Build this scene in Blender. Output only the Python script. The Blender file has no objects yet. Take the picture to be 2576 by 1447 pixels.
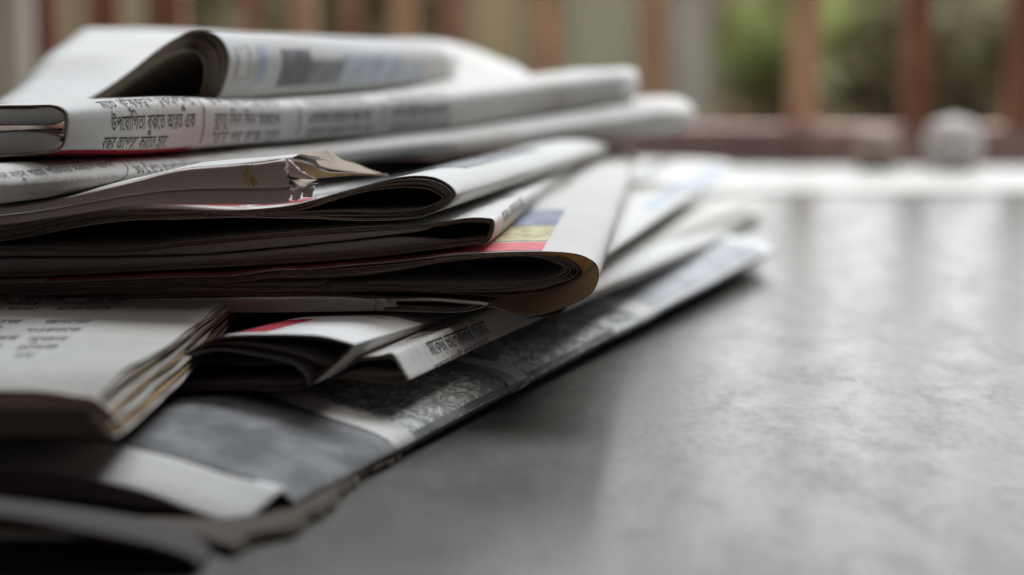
import bpy, bmesh, math, random
from mathutils import Vector, noise
from mathutils.geometry import delaunay_2d_cdt

random.seed(11)
S = bpy.context.scene
COL = S.collection

# ------------------------------------------------------------------ camera
# photograph read at 2576 x 1447 pixels; F is the focal length in those pixels
IW, IH, F = 2576.0, 1447.0, 5450.0
CAM_H = 0.105
PITCH = math.atan(823.5 / F)
CAM = Vector((0, 0, CAM_H))
FWD = Vector((0, math.cos(PITCH), -math.sin(PITCH)))
UP = Vector((0, math.sin(PITCH), math.cos(PITCH)))
RIGHT = Vector((1, 0, 0))
cd = bpy.data.cameras.new('camera')
cd.sensor_width = 36.0
cd.lens = 36.0 * F / IW
cd.clip_start = 0.01
cd.clip_end = 60
cd.dof.use_dof = True
cd.dof.focus_distance = 0.508
cd.dof.aperture_fstop = 6.8
cd.dof.aperture_blades = 0
cam = bpy.data.objects.new('camera', cd)
COL.objects.link(cam)
cam.location = CAM
cam.rotation_euler = (math.pi / 2 - PITCH, 0, 0)
S.camera = cam

# ------------------------------------------------------------------ light
w = bpy.data.worlds.new('World')
S.world = w
w.use_nodes = True
bg = w.node_tree.nodes['Background']
bg.inputs[0].default_value = (1.0, 0.74, 1.0, 1)
bg.inputs[1].default_value = 0.018


def area(name, loc, target, sx, sy, watts, col):
    l = bpy.data.lights.new(name, 'AREA')
    l.shape = 'RECTANGLE'
    l.size, l.size_y = sx, sy
    l.energy = watts
    l.color = col
    o = bpy.data.objects.new(name, l)
    COL.objects.link(o)
    o.location = loc
    o.rotation_euler = (Vector(target) - Vector(loc)).to_track_quat('-Z', 'Y').to_euler()
    return o


# open daylight side of the place: behind and above the railing, and from above
area('daylight_low_behind_railing', (0.45, 2.5, 0.62), (0.08, 0.6, 0.0), 2.8, 0.9, 27.0, (0.93, 0.97, 1.0))
area('daylight_high_behind_railing', (0.5, 2.05, 2.0), (0.08, 0.6, 0.0), 1.9, 0.8, 92.0, (0.85, 0.925, 1.0))
area('daylight_from_above', (0.75, 0.95, 1.5), (0.35, 1.1, 0.0), 1.3, 0.5, 9.0, (0.98, 0.97, 0.96))
area('daylight_over_garden', (0.3, 1.6, 2.2), (0.3, 4.0, 1.1), 3.0, 1.6, 150.0, (1.0, 0.97, 0.9))

S.view_settings.view_transform = 'Standard'
S.view_settings.look = 'None'
S.view_settings.exposure = 0.06
S.view_settings.gamma = 1.0
S.view_settings.use_curve_mapping = False
S.render.engine = 'CYCLES'
S.cycles.use_denoising = True
S.cycles.max_bounces = 8
S.cycles.sample_clamp_indirect = 4.0


# ------------------------------------------------------------------ pixels to positions
def ray(px, py):
    return (FWD + RIGHT * ((px - IW / 2) / F) + UP * ((IH / 2 - py) / F))


def at_y(px, py, y):
    d = ray(px, py)
    return CAM + d * ((y - CAM.y) / d.y)


def at_z(px, py, z):
    d = ray(px, py)
    return CAM + d * ((z - CAM.z) / d.z)


def at_plane(px, py, p, n):
    d = ray(px, py)
    return CAM + d * ((p - CAM).dot(n) / d.dot(n))


def project(p):
    v = p - CAM
    z = v.dot(FWD)
    return (IW / 2 + F * v.dot(RIGHT) / z, IH / 2 - F * v.dot(UP) / z)


CROPS = {1: (0, 50.3, .3418), 2: (754.7, 50.3, .4150), 3: (0, 352.2, .3418), 4: (691.8, 377.3, .3912),
         5: (0, 691.8, .3418), 6: (503.1, 691.8, .3418), 7: (0, 1006.2, .3418),
         'A': (0, 220.1, .2199), 'B': (566, 352.2, .14648), 'C': (943.4, 691.8, .1709)}


def C(n, *pts):
    ox, oy, k = CROPS[n]
    return [(ox + x * k, oy + y * k) for x, y in pts]


# ------------------------------------------------------------------ materials
def nodes_mat(name):
    m = bpy.data.materials.new(name)
    m.use_nodes = True
    nt = m.node_tree
    return m, nt, nt.nodes['Principled BSDF'], nt.nodes['Material Output']


class NB:
    """tiny node builder"""
    def __init__(self, nt):
        self.nt = nt

    def n(self, t, **kw):
        o = self.nt.nodes.new(t)
        for k, v in kw.items():
            setattr(o, k, v)
        return o

    def link(self, a, b):
        self.nt.links.new(a, b)

    def put(self, sock, v):
        if hasattr(v, 'is_linked') or hasattr(v, 'links'):
            self.link(v, sock)
        else:
            sock.default_value = v

    def math(self, op, a, b=0.0, c=0.0, clamp=False):
        o = self.n('ShaderNodeMath', operation=op, use_clamp=clamp)
        for i, v in enumerate((a, b, c)):
            self.put(o.inputs[i], v)
        return o.outputs[0]

    def mix(self, fac, a, b):
        o = self.n('ShaderNodeMix', data_type='RGBA')
        self.put(o.inputs[0], fac)
        for i, v in ((6, a), (7, b)):
            if isinstance(v, tuple):
                v = v if len(v) == 4 else (*v, 1)
            self.put(o.inputs[i], v)
        return o.outputs[2]

    def noise(self, vec, scale, detail=3.0, rough=0.55, dist=0.0):
        o = self.n('ShaderNodeTexNoise')
        if vec is not None:
            self.link(vec, o.inputs['Vector'])
        o.inputs['Scale'].default_value = scale
        o.inputs['Detail'].default_value = detail
        o.inputs['Roughness'].default_value = rough
        o.inputs['Distortion'].default_value = dist
        return o.outputs['Fac']

    def ramp(self, v, lo, hi):
        o = self.n('ShaderNodeMapRange', interpolation_type='SMOOTHSTEP')
        self.put(o.inputs[0], v)
        o.inputs[1].default_value, o.inputs[2].default_value = lo, hi
        return o.outputs[0]

    def scale(self, vec, xyz):
        o = self.n('ShaderNodeMapping')
        self.link(vec, o.inputs[0])
        o.inputs['Scale'].default_value = xyz
        return o.outputs[0]


def text_mask(b, uv, pitch, horizontal, seed=0.0, colw=0.04):
    """rows of printed words; horizontal: rows run along V (the fold)"""
    sep = b.n('ShaderNodeSeparateXYZ')
    b.link(uv, sep.inputs[0])
    row, along = (sep.outputs[0], sep.outputs[1]) if horizontal else (sep.outputs[1], sep.outputs[0])
    r = b.math('ADD', b.math('MULTIPLY', row, 1.0 / pitch), 50.3 + seed)
    fr = b.math('FRACT', r)
    idx = b.math('FLOOR', r)
    rowm = b.math('MULTIPLY', b.ramp(fr, 0.22, 0.32), b.math('SUBTRACT', 1.0, b.ramp(fr, 0.62, 0.74)))
    cmb = b.n('ShaderNodeCombineXYZ')
    b.link(b.math('MULTIPLY', along, 150.0), cmb.inputs[0])
    b.link(b.math('MULTIPLY', idx, 7.31), cmb.inputs[1])
    word = b.ramp(b.noise(cmb.outputs[0], 1.0, 1.0), 0.44, 0.50)
    cm2 = b.n('ShaderNodeCombineXYZ')
    b.link(b.math('MULTIPLY', along, 1100.0), cm2.inputs[0])
    b.link(b.math('MULTIPLY', row, 900.0), cm2.inputs[1])
    glyph = b.ramp(b.noise(cm2.outputs[0], 1.0, 1.0), 0.38, 0.58)
    gut = b.math('FRACT', b.math('ADD', b.math('MULTIPLY', along, 1.0 / colw), 31.2))
    gm = b.math('MULTIPLY', b.ramp(gut, 0.03, 0.07), b.math('SUBTRACT', 1.0, b.ramp(gut, 0.93, 0.97)))
    return b.math('MULTIPLY', b.math('MULTIPLY', rowm, word), b.math('MULTIPLY', glyph, gm))


def newsprint(name, col=(0.60, 0.585, 0.56), text=None, tone=None, photo=None, trans=0.06, tcol=(0.55, 0.40, 0.27)):
    m, nt, p, out = nodes_mat(name)
    b = NB(nt)
    tc = b.n('ShaderNodeTexCoord')
    uv = tc.outputs['UV']
    obj = tc.outputs['Object']
    big = b.noise(obj, 22.0, 4.0)
    fine = b.noise(obj, 2600.0, 3.0, 0.7)
    c = b.mix(b.ramp(big, 0.35, 0.75), col, tuple(x * y for x, y in zip(col, (0.93, 0.90, 0.85))))
    c = b.mix(b.math('MULTIPLY', b.ramp(fine, 0.40, 0.75), 0.22), c, tuple(x * 0.62 for x in col))
    ink = (0.05, 0.05, 0.055)
    if tone:
        sep = b.n('ShaderNodeSeparateXYZ')
        b.link(uv, sep.inputs[0])
        lo, hi, tn = tone
        mk = b.math('MULTIPLY', b.ramp(sep.outputs[1], lo - .002, lo + .002),
                    b.math('SUBTRACT', 1.0, b.ramp(sep.outputs[1], hi - .001, hi + .001)))
        tn = tone[2]
        mott = b.mix(b.ramp(b.noise(uv, 70.0, 5.0, .65), .38, .66), tn, tuple(x * 1.9 for x in tn))
        c = b.mix(mk, c, mott)
    if text:
        pitch, horiz, strength = text
        t = text_mask(b, uv, pitch, horiz, seed=random.random() * 20)
        c = b.mix(b.math('MULTIPLY', t, strength), c, ink)
    b.link(c, p.inputs['Base Color'])
    p.inputs['Roughness'].default_value = 0.82
    p.inputs['Specular IOR Level'].default_value = 0.10
    bp = b.n('ShaderNodeBump')
    bp.inputs['Strength'].default_value = 0.30
    bp.inputs['Distance'].default_value = 0.00012
    hh = b.math('ADD', fine, b.math('MULTIPLY', b.noise(obj, 420.0, 3.0), 1.6))
    b.link(hh, bp.inputs['Height'])
    wr = b.n('ShaderNodeBump')
    wr.inputs['Strength'].default_value = 0.22
    wr.inputs['Distance'].default_value = 0.0016
    b.link(b.noise(obj, 60.0, 3.0, 0.5, 0.8), wr.inputs['Height'])
    b.link(wr.outputs[0], bp.inputs['Normal'])
    b.link(bp.outputs[0], p.inputs['Normal'])
    if trans:
        tr = b.n('ShaderNodeBsdfTranslucent')
        tr.inputs[0].default_value = (*tcol, 1)
        mx = b.n('ShaderNodeMixShader')
        mx.inputs[0].default_value = trans
        b.link(p.outputs[0], mx.inputs[1])
        b.link(tr.outputs[0], mx.inputs[2])
        b.link(mx.outputs[0], out.inputs[0])
    return m


def plain(name, col, rough=0.7, var=0.25, scale=60.0, spec=0.3, bump=0.0):
    m, nt, p, out = nodes_mat(name)
    b = NB(nt)
    tc = b.n('ShaderNodeTexCoord')
    f = b.ramp(b.noise(tc.outputs['Object'], scale, 4.0), 0.3, 0.7)
    b.link(b.mix(f, col, tuple(x * (1 - var) for x in col)), p.inputs['Base Color'])
    p.inputs['Roughness'].default_value = rough
    p.inputs['Specular IOR Level'].default_value = spec
    if bump:
        bp = b.n('ShaderNodeBump')
        bp.inputs['Strength'].default_value = 0.5
        bp.inputs['Distance'].default_value = bump
        b.link(b.noise(tc.outputs['Object'], scale * 2, 4.0), bp.inputs['Height'])
        b.link(bp.outputs[0], p.inputs['Normal'])
    return m


PAPER = newsprint('newsprint', (0.60, 0.575, 0.54), text=(0.0040, False, 0.13))
PAPER_W = newsprint('newsprint_pale', (0.67, 0.655, 0.63), text=(0.0043, False, 0.10))
PAPER_B = newsprint('newsprint_aged', (0.50, 0.44, 0.36), trans=0.25)
PAPER_K = newsprint('newsprint_brown_lining', (0.52, 0.36, 0.21), trans=0.45)
PAPER_G = newsprint('newsprint_greyed', (0.47, 0.455, 0.43), text=(0.0043, False, 0.12))
PAPER_D = newsprint('newsprint_shade_folded', (0.060, 0.052, 0.052))  # shade at the bottom left, painted in as near-black paper
PAPER_Q = newsprint('newsprint_shade_sheet', (0.085, 0.07, 0.055))  # shaded floor sheet: the darkness is put into the paper colour
PAPER_T = newsprint('newsprint_text_along_fold', text=(0.0042, True, 0.75))
PAPER_TW = newsprint('newsprint_small_text', (0.64, 0.62, 0.59), text=(0.0036, False, 0.7))
PAPER_P = newsprint('newsprint_pinkish', (0.62, 0.50, 0.46))
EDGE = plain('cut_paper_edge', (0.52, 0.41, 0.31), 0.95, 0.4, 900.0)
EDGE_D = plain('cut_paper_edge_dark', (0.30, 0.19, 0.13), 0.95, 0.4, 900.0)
EDGE_L = plain('torn_paper_edge', (0.62, 0.57, 0.52), 0.95, 0.2, 900.0)
INK = plain('black_ink', (0.055, 0.052, 0.05), 0.75, 0.3, 900.0)
INK_G = plain('grey_ink', (0.17, 0.165, 0.16), 0.8, 0.3, 900.0)
RED = plain('red_ink', (0.46, 0.03, 0.05), 0.7, 0.25, 300.0)
RED_L = plain('light_red_ink', (0.62, 0.12, 0.13), 0.7, 0.3, 300.0)
YEL = plain('yellow_ink', (0.55, 0.42, 0.04), 0.7, 0.25, 300.0)
BLUEG = plain('blue_grey_ink', (0.24, 0.26, 0.33), 0.7, 0.45, 140.0)
BLUEP = plain('pale_blue_ink', (0.47, 0.52, 0.58), 0.7, 0.35, 110.0)
OCHRE = plain('ochre_picture_ink', (0.56, 0.48, 0.27), 0.7, 0.6, 330.0)
DGREY = plain('dark_grey_ink', (0.19, 0.185, 0.19), 0.7, 0.4, 150.0)
MGREY = plain('mid_grey_ink', (0.26, 0.27, 0.28), 0.7, 0.4, 150.0)
LGREY = plain('light_grey_ink', (0.40, 0.40, 0.41), 0.7, 0.3, 90.0)
PINK = plain('salmon_ink', (0.48, 0.30, 0.25), 0.7, 0.4, 160.0)


def photo_print():
    """black and white newspaper picture: dense foliage"""
    m, nt, p, out = nodes_mat('printed_black_and_white_picture')
    b = NB(nt)
    uv = b.n('ShaderNodeTexCoord').outputs['UV']
    v = b.scale(uv, (1.0, 0.55, 1.0))
    a = b.noise(v, 260.0, 4.0, 0.6, 2.2)
    l = b.noise(v, 45.0, 2.0)
    f = b.ramp(b.math('ADD', a, b.math('MULTIPLY', l, 0.5)), 0.64, 0.98)
    b.link(b.mix(f, (0.19, 0.19, 0.175), (0.74, 0.73, 0.69)), p.inputs['Base Color'])
    p.inputs['Roughness'].default_value = 0.75
    p.inputs['Specular IOR Level'].default_value = 0.25
    return m


PHOTO = photo_print()


# ------------------------------------------------------------------ things
def tag(o, label, cat, group=None):
    o['label'] = label
    o['category'] = cat
    if group:
        o['group'] = group


def thing(name, label, cat, loc, group=None):
    o = bpy.data.objects.new(name, None)
    COL.objects.link(o)
    o.location = loc
    o.empty_display_size = 0.01
    tag(o, label, cat, group)
    return o


def link(name, me, parent=None, mats=()):
    for m in mats:
        me.materials.append(m)
    o = bpy.data.objects.new(name, me)
    COL.objects.link(o)
    if parent is not None:
        o.parent = parent
    return o


def root_of(o):
    p = Vector((0, 0, 0))
    while o is not None:
        p += o.location
        o = o.parent
    return p


def smooth(me):
    me.polygons.foreach_set('use_smooth', [True] * len(me.polygons))


def spline(pts, per=10):
    """Catmull-Rom through points (tuples)"""
    P = [Vector((*p, 0)) if len(p) == 2 else Vector(p) for p in pts]
    P = [P[0] * 2 - P[1]] + P + [P[-1] * 2 - P[-2]]
    out = []
    for i in range(1, len(P) - 2):
        a, b_, c, d = P[i - 1], P[i], P[i + 1], P[i + 2]
        for k in range(per):
            t = k / per
            out.append(0.5 * ((2 * b_) + (c - a) * t + (2 * a - 5 * b_ + 4 * c - d) * t * t
                              + (3 * b_ - a - 3 * c + d) * t ** 3))
    out.append(P[-2])
    return out


def resample(P, n, ease=None):
    L = [0.0]
    for a, b_ in zip(P, P[1:]):
        L.append(L[-1] + (b_ - a).length)
    out, j = [], 0
    for i in range(n):
        u = i / (n - 1)
        d = L[-1] * (ease(u) if ease else u)
        while j < len(L) - 2 and L[j + 1] < d:
            j += 1
        seg = L[j + 1] - L[j]
        out.append(P[j].lerp(P[j + 1], 0 if seg == 0 else (d - L[j]) / seg))
    return out


def tip_resample(pts, n1, n2):
    P = spline(pts)
    k = max(range(len(P)), key=lambda i: P[i].x)
    k = min(max(k, 2), len(P) - 3)
    return resample(P[:k + 1], n1, lambda u: 1 - (1 - u) ** 1.9) + resample(P[k:], n2, lambda u: u ** 1.9)[1:]


THICK = 0.00019


def nz(x, y, z=0.0):
    return noise.noise(Vector((x, y, z)))


class Surf:
    """a grid of world points [i along profile][j along depth]"""
    def __init__(self, grid):
        self.g = grid
        self.n, self.m = len(grid), len(grid[0])
        self.sgn = 1.0
        self.owner = None
        mid = self.m // 2
        self.s = [0.0]
        for i in range(1, self.n):
            self.s.append(self.s[-1] + (grid[i][0] - grid[i - 1][0]).length)
        self.t = [0.0]
        ii = self.n // 2
        for j in range(1, self.m):
            self.t.append(self.t[-1] + (grid[ii][j] - grid[ii][j - 1]).length)

    def idx(self, arr, v):
        v = min(max(v, arr[0]), arr[-1])
        lo, hi = 0, len(arr) - 2
        while lo < hi:
            k = (lo + hi + 1) // 2
            if arr[k] <= v:
                lo = k
            else:
                hi = k - 1
        d = arr[lo + 1] - arr[lo]
        return lo, 0 if d == 0 else (v - arr[lo]) / d

    def pos(self, s, t):
        i, a = self.idx(self.s, s)
        j, b_ = self.idx(self.t, t)
        g = self.g
        return (g[i][j].lerp(g[i + 1][j], a)).lerp(g[i][j + 1].lerp(g[i + 1][j + 1], a), b_)

    def normal(self, s, t):
        e = 0.0007
        d1 = self.pos(s + e, t) - self.pos(s - e, t)
        d2 = self.pos(s, t + e) - self.pos(s, t - e)
        n = d1.cross(d2)
        return n.normalized() * self.sgn if n.length > 0 else Vector((0, 0, 1))

    def find(self, px, py):
        """(s, t) of the surface point seen at a pixel: only where the sheet faces the camera"""
        best = None
        NS, NT = 140, 90
        for a in range(NS):
            s = self.s[-1] * (a + .5) / NS
            for c in range(NT):
                t = self.t[-1] * ((c + .5) / NT) ** 1.6
                p = self.pos(s, t)
                x, y = project(p)
                d = (x - px) ** 2 + (y - py) ** 2
                if best is None or d < best[0]:
                    if self.normal(s, t).dot(CAM - p) > 0:
                        best = (d, s, t)
        d, s, t = best
        st = 0.002
        for _ in range(40):
            imp = False
            for ds, dt in ((st, 0), (-st, 0), (0, st), (0, -st)):
                s2 = min(max(s + ds, 0), self.s[-1])
                t2 = min(max(t + dt, 0), self.t[-1])
                x, y = project(self.pos(s2, t2))
                d2 = (x - px) ** 2 + (y - py) ** 2
                if d2 < d:
                    d, s, t, imp = d2, s2, t2, True
            if not imp:
                st *= 0.5
        return s, t


def grid_mesh(name, surf, parent, mats, thick=THICK, rim=1, flip=False):
    off = root_of(parent) if parent is not None else Vector((0, 0, 0))
    n, m = surf.n, surf.m
    verts = [tuple(surf.g[i][j] - off) for i in range(n) for j in range(m)]
    faces, uvs = [], []
    for i in range(n - 1):
        for j in range(m - 1):
            q = (i * m + j, (i + 1) * m + j, (i + 1) * m + j + 1, i * m + j + 1)
            u = ((i, j), (i + 1, j), (i + 1, j + 1), (i, j + 1))
            if flip:
                q, u = q[::-1], u[::-1]
            faces.append(q)
            uvs += [(surf.s[a], surf.t[c]) for a, c in u]
    me = bpy.data.meshes.new(name)
    me.from_pydata(verts, [], faces)
    lay = me.uv_layers.new(name='UVMap')
    flat = [x for uv in uvs for x in uv]
    lay.data.foreach_set('uv', flat)
    smooth(me)
    o = link(name, me, parent, mats)
    if thick:
        md = o.modifiers.new('thickness', 'SOLIDIFY')
        md.thickness = thick
        md.offset = -1
        md.material_offset_rim = 1 if len(mats) > 1 else 0
        if len(mats) > 2:
            md.material_offset = 2
    surf.owner = o
    return o


def frame_of(near, far):
    W = at_y(*near)
    E = at_y(*far)
    D = E - W
    h = Vector((D.x, D.y, 0)).normalized()
    return W, D, h


def fold(parent, near, far, outer, inner=None, w=0.0, mats=(PAPER, EDGE), n1=36, n2=36, m=15, kz=1.0,
         jit=0.0006, wav=0.0004, seed=0, start=0.0, name='sheet', ragged=0.00012, zoff=0.0, cut=None, sag=0.0, thick=None):
    W, D, h = frame_of(near, far)
    A = tip_resample(outer, n1, n2)
    if inner is not None and w:
        B = tip_resample(inner, n1, n2)
        A = [a.lerp(b_, w) for a, b_ in zip(A, B)]
    P = [at_plane(p.x, p.y, W, h) for p in A]
    if cut:
        P = P[cut[0]:cut[1]]
    L = D.length
    js = [(j / (m - 1)) ** 1.7 for j in range(m)]
    grid = []
    s = 0.0
    for i, p in enumerate(P):
        if i:
            s += (p - P[i - 1]).length
        row = []
        e = jit * nz(s * 60, seed * 7.7) + ragged * nz(s * 900, seed * 3.1, 5)
        for t in js:
            q = p + D * t
            dz = (p.z - W.z)
            q.z = W.z + D.z * t + dz * (kz(t) if callable(kz) else 1 + (kz - 1) * t)
            q += h * ((start + e) * (1 - t))
            q.z -= sag(t) if callable(sag) else sag * math.sin(math.pi * t ** 0.75)
            q.z += wav * nz(q.x * 40, q.y * 25, seed * 1.7) * min(1, 0.35 + t * 2) + zoff
            q += Vector((h.y, -h.x, 0)) * wav * nz(q.x * 10, q.y * 18, seed * 2.3 + 9) * t
            row.append(q)
        grid.append(row)
    sf = Surf(grid)
    o = grid_mesh(name, sf, parent, mats, thick=THICK if thick is None else thick)
    return o, sf


def ribbon(parent, near, far, upper, lower, bulge=0.002, mats=(PAPER, EDGE), n=60, k=9, torn=0.0, name='front_fold',
           seed=0, setback=0.0, wav=0.00025, power=0.14, ramp=0.0):
    """a folded-over front edge that faces the viewer, between two traced lines"""
    W, D, h = frame_of(near, far)
    U = resample(spline(upper), n)
    Lo = resample(spline(lower), n)
    grid = []
    for i in range(n):
        a = at_plane(U[i].x, U[i].y, W, h) + h * ramp
        c = at_plane(Lo[i].x, Lo[i].y, W, h)
        row = []
        for j in range(k):
            th = math.pi * j / (k - 1)
            q = a.lerp(c, (1 - math.cos(th)) / 2) - h * (bulge * max(0.0, math.sin(th)) ** power - setback)
            q += h * wav * nz(q.x * 90, q.z * 120, seed) + Vector((0, 0, 1)) * wav * 0.6 * nz(q.x * 60, j * .3, seed + 4)
            if torn and i == n - 1:
                q.x += torn * (nz(j * 1.9, seed * 3.3) + 0.4 * random.uniform(-1, 1))
            row.append(q)
        grid.append(row)
    sf = Surf(grid)
    sf.sgn = -1.0
    # profile runs right, second axis runs down: outward = towards the viewer needs flipping
    o = grid_mesh(name, sf, parent, mats, flip=True)
    return o, sf


def patch(parent, ctrl, mats=(PAPER, EDGE), per=8, wav=0.0008, name='sheet', seed=0, drop=0.0, thick=THICK):
    """ctrl[i][j] = (px, py, y): i runs left to right, j runs front to back"""
    rows = [[at_y(*c) for c in r] for r in ctrl]
    R2 = [resample(spline([tuple(p) for p in r], per), (len(r) - 1) * per + 1) for r in rows]
    cols = []
    for j in range(len(R2[0])):
        cols.append(resample(spline([tuple(R2[i][j]) for i in range(len(R2))], per), (len(R2) - 1) * per + 1))
    grid = [[cols[j][i] for j in range(len(cols))] for i in range(len(cols[0]))]
    for r in grid:
        for q in r:
            q.z += wav * nz(q.x * 30, q.y * 30, seed) - drop
    sf = Surf(grid)
    return grid_mesh(name, sf, parent, mats, thick=thick), sf


def scrap(parent, poly, y0, dy=(0.0, 0.0), mats=(PAPER, EDGE_L), jag=1.6, bend=0.0015, name='torn_piece', seed=0):
    """a torn bit: outline in pixels, y0 its distance, dy slope of distance in x and y of the outline"""
    rnd = random.Random(seed)
    cx = sum(p[0] for p in poly) / len(poly)
    cy = sum(p[1] for p in poly) / len(poly)
    ring = []
    P = [Vector((*p, 0)) for p in poly]
    for a, c in zip(P, P[1:] + P[:1]):
        k = max(2, int((c - a).length / 5))
        for i in range(k):
            q = a.lerp(c, i / k)
            nn = Vector((-(c - a).y, (c - a).x, 0)).normalized()
            ring.append(q + nn * rnd.uniform(-jag, jag))
    off = root_of(parent)
    bm = bmesh.new()
    nr = 5
    rings = []
    for r in range(nr):
        f = 1 - r / nr
        vs = []
        for q in ring:
            x, y = cx + (q.x - cx) * f, cy + (q.y - cy) * f
            yy = y0 + dy[0] * (x - cx) / 60 + dy[1] * (y - cy) / 60 + bend * (f * f) * math.sin(x * .05 + seed)
            vs.append(bm.verts.new(at_y(x, y, yy) - off))
        rings.append(vs)
    cv = bm.verts.new(at_y(cx, cy, y0) - off)
    nn = len(ring)
    for r in range(nr - 1):
        for i in range(nn):
            bm.faces.new((rings[r][i], rings[r][(i + 1) % nn], rings[r + 1][(i + 1) % nn], rings[r + 1][i]))
    for i in range(nn):
        bm.faces.new((rings[-1][i], rings[-1][(i + 1) % nn], cv))
    me = bpy.data.meshes.new(name)
    bm.normal_update()
    bm.to_mesh(me)
    bm.free()
    smooth(me)
    o = link(name, me, parent, mats)
    md = o.modifiers.new('thickness', 'SOLIDIFY')
    md.thickness = 0.00012
    md.material_offset_rim = 1
    return o


def decal(parent, sf, a, c, mat, name='printed_band', lift=0.00012, ns=10, nt=24, st=None):
    """flat print on a sheet: box between two seen pixels (or given s,t box)"""
    if st is None:
        s0, t0 = sf.find(*a)
        s1, t1 = sf.find(*c)
    else:
        s0, t0, s1, t1 = st
    s0, s1 = min(s0, s1), max(s0, s1)
    t0, t1 = min(t0, t1), max(t0, t1)
    grid = []
    for i in range(ns + 1):
        s = s0 + (s1 - s0) * i / ns
        grid.append([sf.pos(s, t0 + (t1 - t0) * j / nt) + sf.normal(s, t0 + (t1 - t0) * j / nt) * lift
                     for j in range(nt + 1)])
    return grid_mesh(name, Surf(grid), sf.owner or parent, (mat,), thick=0)


# ------------------------------------------------------------------ lettering
def winding(polys, x, y):
    wn = 0
    for p in polys:
        for (x0, y0), (x1, y1) in zip(p, p[1:] + p[:1]):
            if (y0 <= y) != (y1 <= y):
                cr = (x1 - x0) * (y - y0) - (x - x0) * (y1 - y0)
                if y1 > y0 and cr > 0:
                    wn += 1
                elif y1 < y0 and cr < 0:
                    wn -= 1
    return wn


def glyph_mesh(txt):
    """outlines of the letters, filled where the winding number is not zero"""
    c = bpy.data.curves.new('lettering', 'FONT')
    c.body = txt
    o = bpy.data.objects.new('lettering', c)
    COL.objects.link(o)
    bpy.context.view_layer.update()
    cu = o.to_curve(bpy.context.evaluated_depsgraph_get())
    polys = []
    for sp in cu.splines:
        bp = sp.bezier_points
        pts = []
        for i in range(len(bp)):
            a, b_ = bp[i], bp[(i + 1) % len(bp)]
            p0, p1, p2, p3 = a.co, a.handle_right, b_.handle_left, b_.co
            flat = (p1 - p0).cross(p3 - p0).length < 1e-5 and (p2 - p0).cross(p3 - p0).length < 1e-5
            for t in ((0,) if flat else (0, .5)):
                q = p0 * (1 - t) ** 3 + p1 * 3 * t * (1 - t) ** 2 + p2 * 3 * t * t * (1 - t) + p3 * t ** 3
                if not pts or abs(q.x - pts[-1][0]) + abs(q.y - pts[-1][1]) > 1e-4:
                    pts.append((q.x, q.y))
        if len(pts) > 2:
            polys.append(pts)
    o.to_curve_clear()
    bpy.data.objects.remove(o)
    bpy.data.curves.remove(c)
    vs, es = [], []
    for p in polys:
        k = len(vs)
        vs += [Vector(q) for q in p]
        es += [(k + i, k + (i + 1) % len(p)) for i in range(len(p))]
    v2, _, f2, _, _, _ = delaunay_2d_cdt(vs, es, [], 0, 1e-5)
    keep = []
    for f in f2:
        cx = sum(v2[i].x for i in f) / len(f)
        cy = sum(v2[i].y for i in f) / len(f)
        if winding(polys, cx, cy):
            keep.append(tuple(f))
    return [(v.x, v.y) for v in v2], keep


_GC = {}


def layout(txt):
    """runs of letters; {ab} stacks a over b (joined consonants)"""
    vs, fs, x = [], [], 0.0
    i, run = 0, ''
    parts = []
    while i < len(txt):
        if txt[i] == '{':
            if run:
                parts.append(('r', run))
                run = ''
            k = txt.index('}', i)
            parts.append(('s', txt[i + 1:k]))
            i = k + 1
        else:
            run += txt[i]
            i += 1
    if run:
        parts.append(('r', run))

    def put(t, sx, sy, dx, dy):
        if t not in _GC:
            _GC[t] = glyph_mesh(t)
        v, f = _GC[t]
        o = len(vs)
        vs.extend((p[0] * sx + dx, p[1] * sy + dy) for p in v)
        fs.extend(tuple(a + o for a in q) for q in f)
        return max((p[0] for p in v), default=0.3) * sx
    for kind, t in parts:
        if kind == 'r':
            lead = len(t) - len(t.lstrip(' '))
            x += 0.28 * lead
            for q, wrd in enumerate(t.split()):
                x += (0.30 if q else 0) + put(wrd, 1, 1, x + (0.30 if q else 0), 0)
            x += 0.28 * (len(t) - len(t.rstrip(' '))) if t.strip(' ') else 0
        else:
            w1 = put(t[0], 0.95, 0.56, x, 0.27)
            put(t[1], 0.72, 0.50, x + 0.10, -0.06)
            x += w1
    return vs, fs, x


def write(parent, sf, txt, start, end, height, axis='t', mat=INK, up=-1, name='printed_line', lift=0.0001, slant=0.0,
          st=None):
    """set a line of lettering on a sheet between two seen pixels; height of a letter in metres"""
    parent = sf.owner or parent
    vs, fs, wd = layout(txt)
    s0, t0 = sf.find(*start) if st is None else st[:2]
    s1, t1 = sf.find(*end) if st is None else st[2:]
    k = height / 0.66
    off = root_of(parent)
    out = []
    for x, y in vs:
        f = x / wd
        if axis == 't':
            s = s0 + (s1 - s0) * f + up * (y - 0.33) * k
            t = t0 + (t1 - t0) * f + slant * (y - 0.33) * k
        else:
            s = s0 + (s1 - s0) * f + slant * (y - 0.33) * k
            t = t0 + (t1 - t0) * f + up * (y - 0.33) * k
        p = sf.pos(s, t) + sf.normal(s, t) * lift
        out.append(tuple(p - off))
    me = bpy.data.meshes.new(name)
    me.from_pydata(out, [], fs)
    return link(name, me, parent, (mat,))


# words read off the page, letters in visual order
WORDS = ['কৃিষ', 'পিরবার', 'বছর', 'সরকার', 'জেলার', 'কাজ', 'পর', 'আজ', 'রাত', 'সকােল', 'িতিন', 'বেলন', 'থেক', 'মানুষ',
         'এলাকার', 'খবর', 'দাম', 'চাল', 'নতুন', 'বািড়', 'পথ', 'গােড়', 'িদন', 'হেব']


def words(n, rnd):
    return ' '.join(rnd.choice(WORDS) for _ in range(n))


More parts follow.
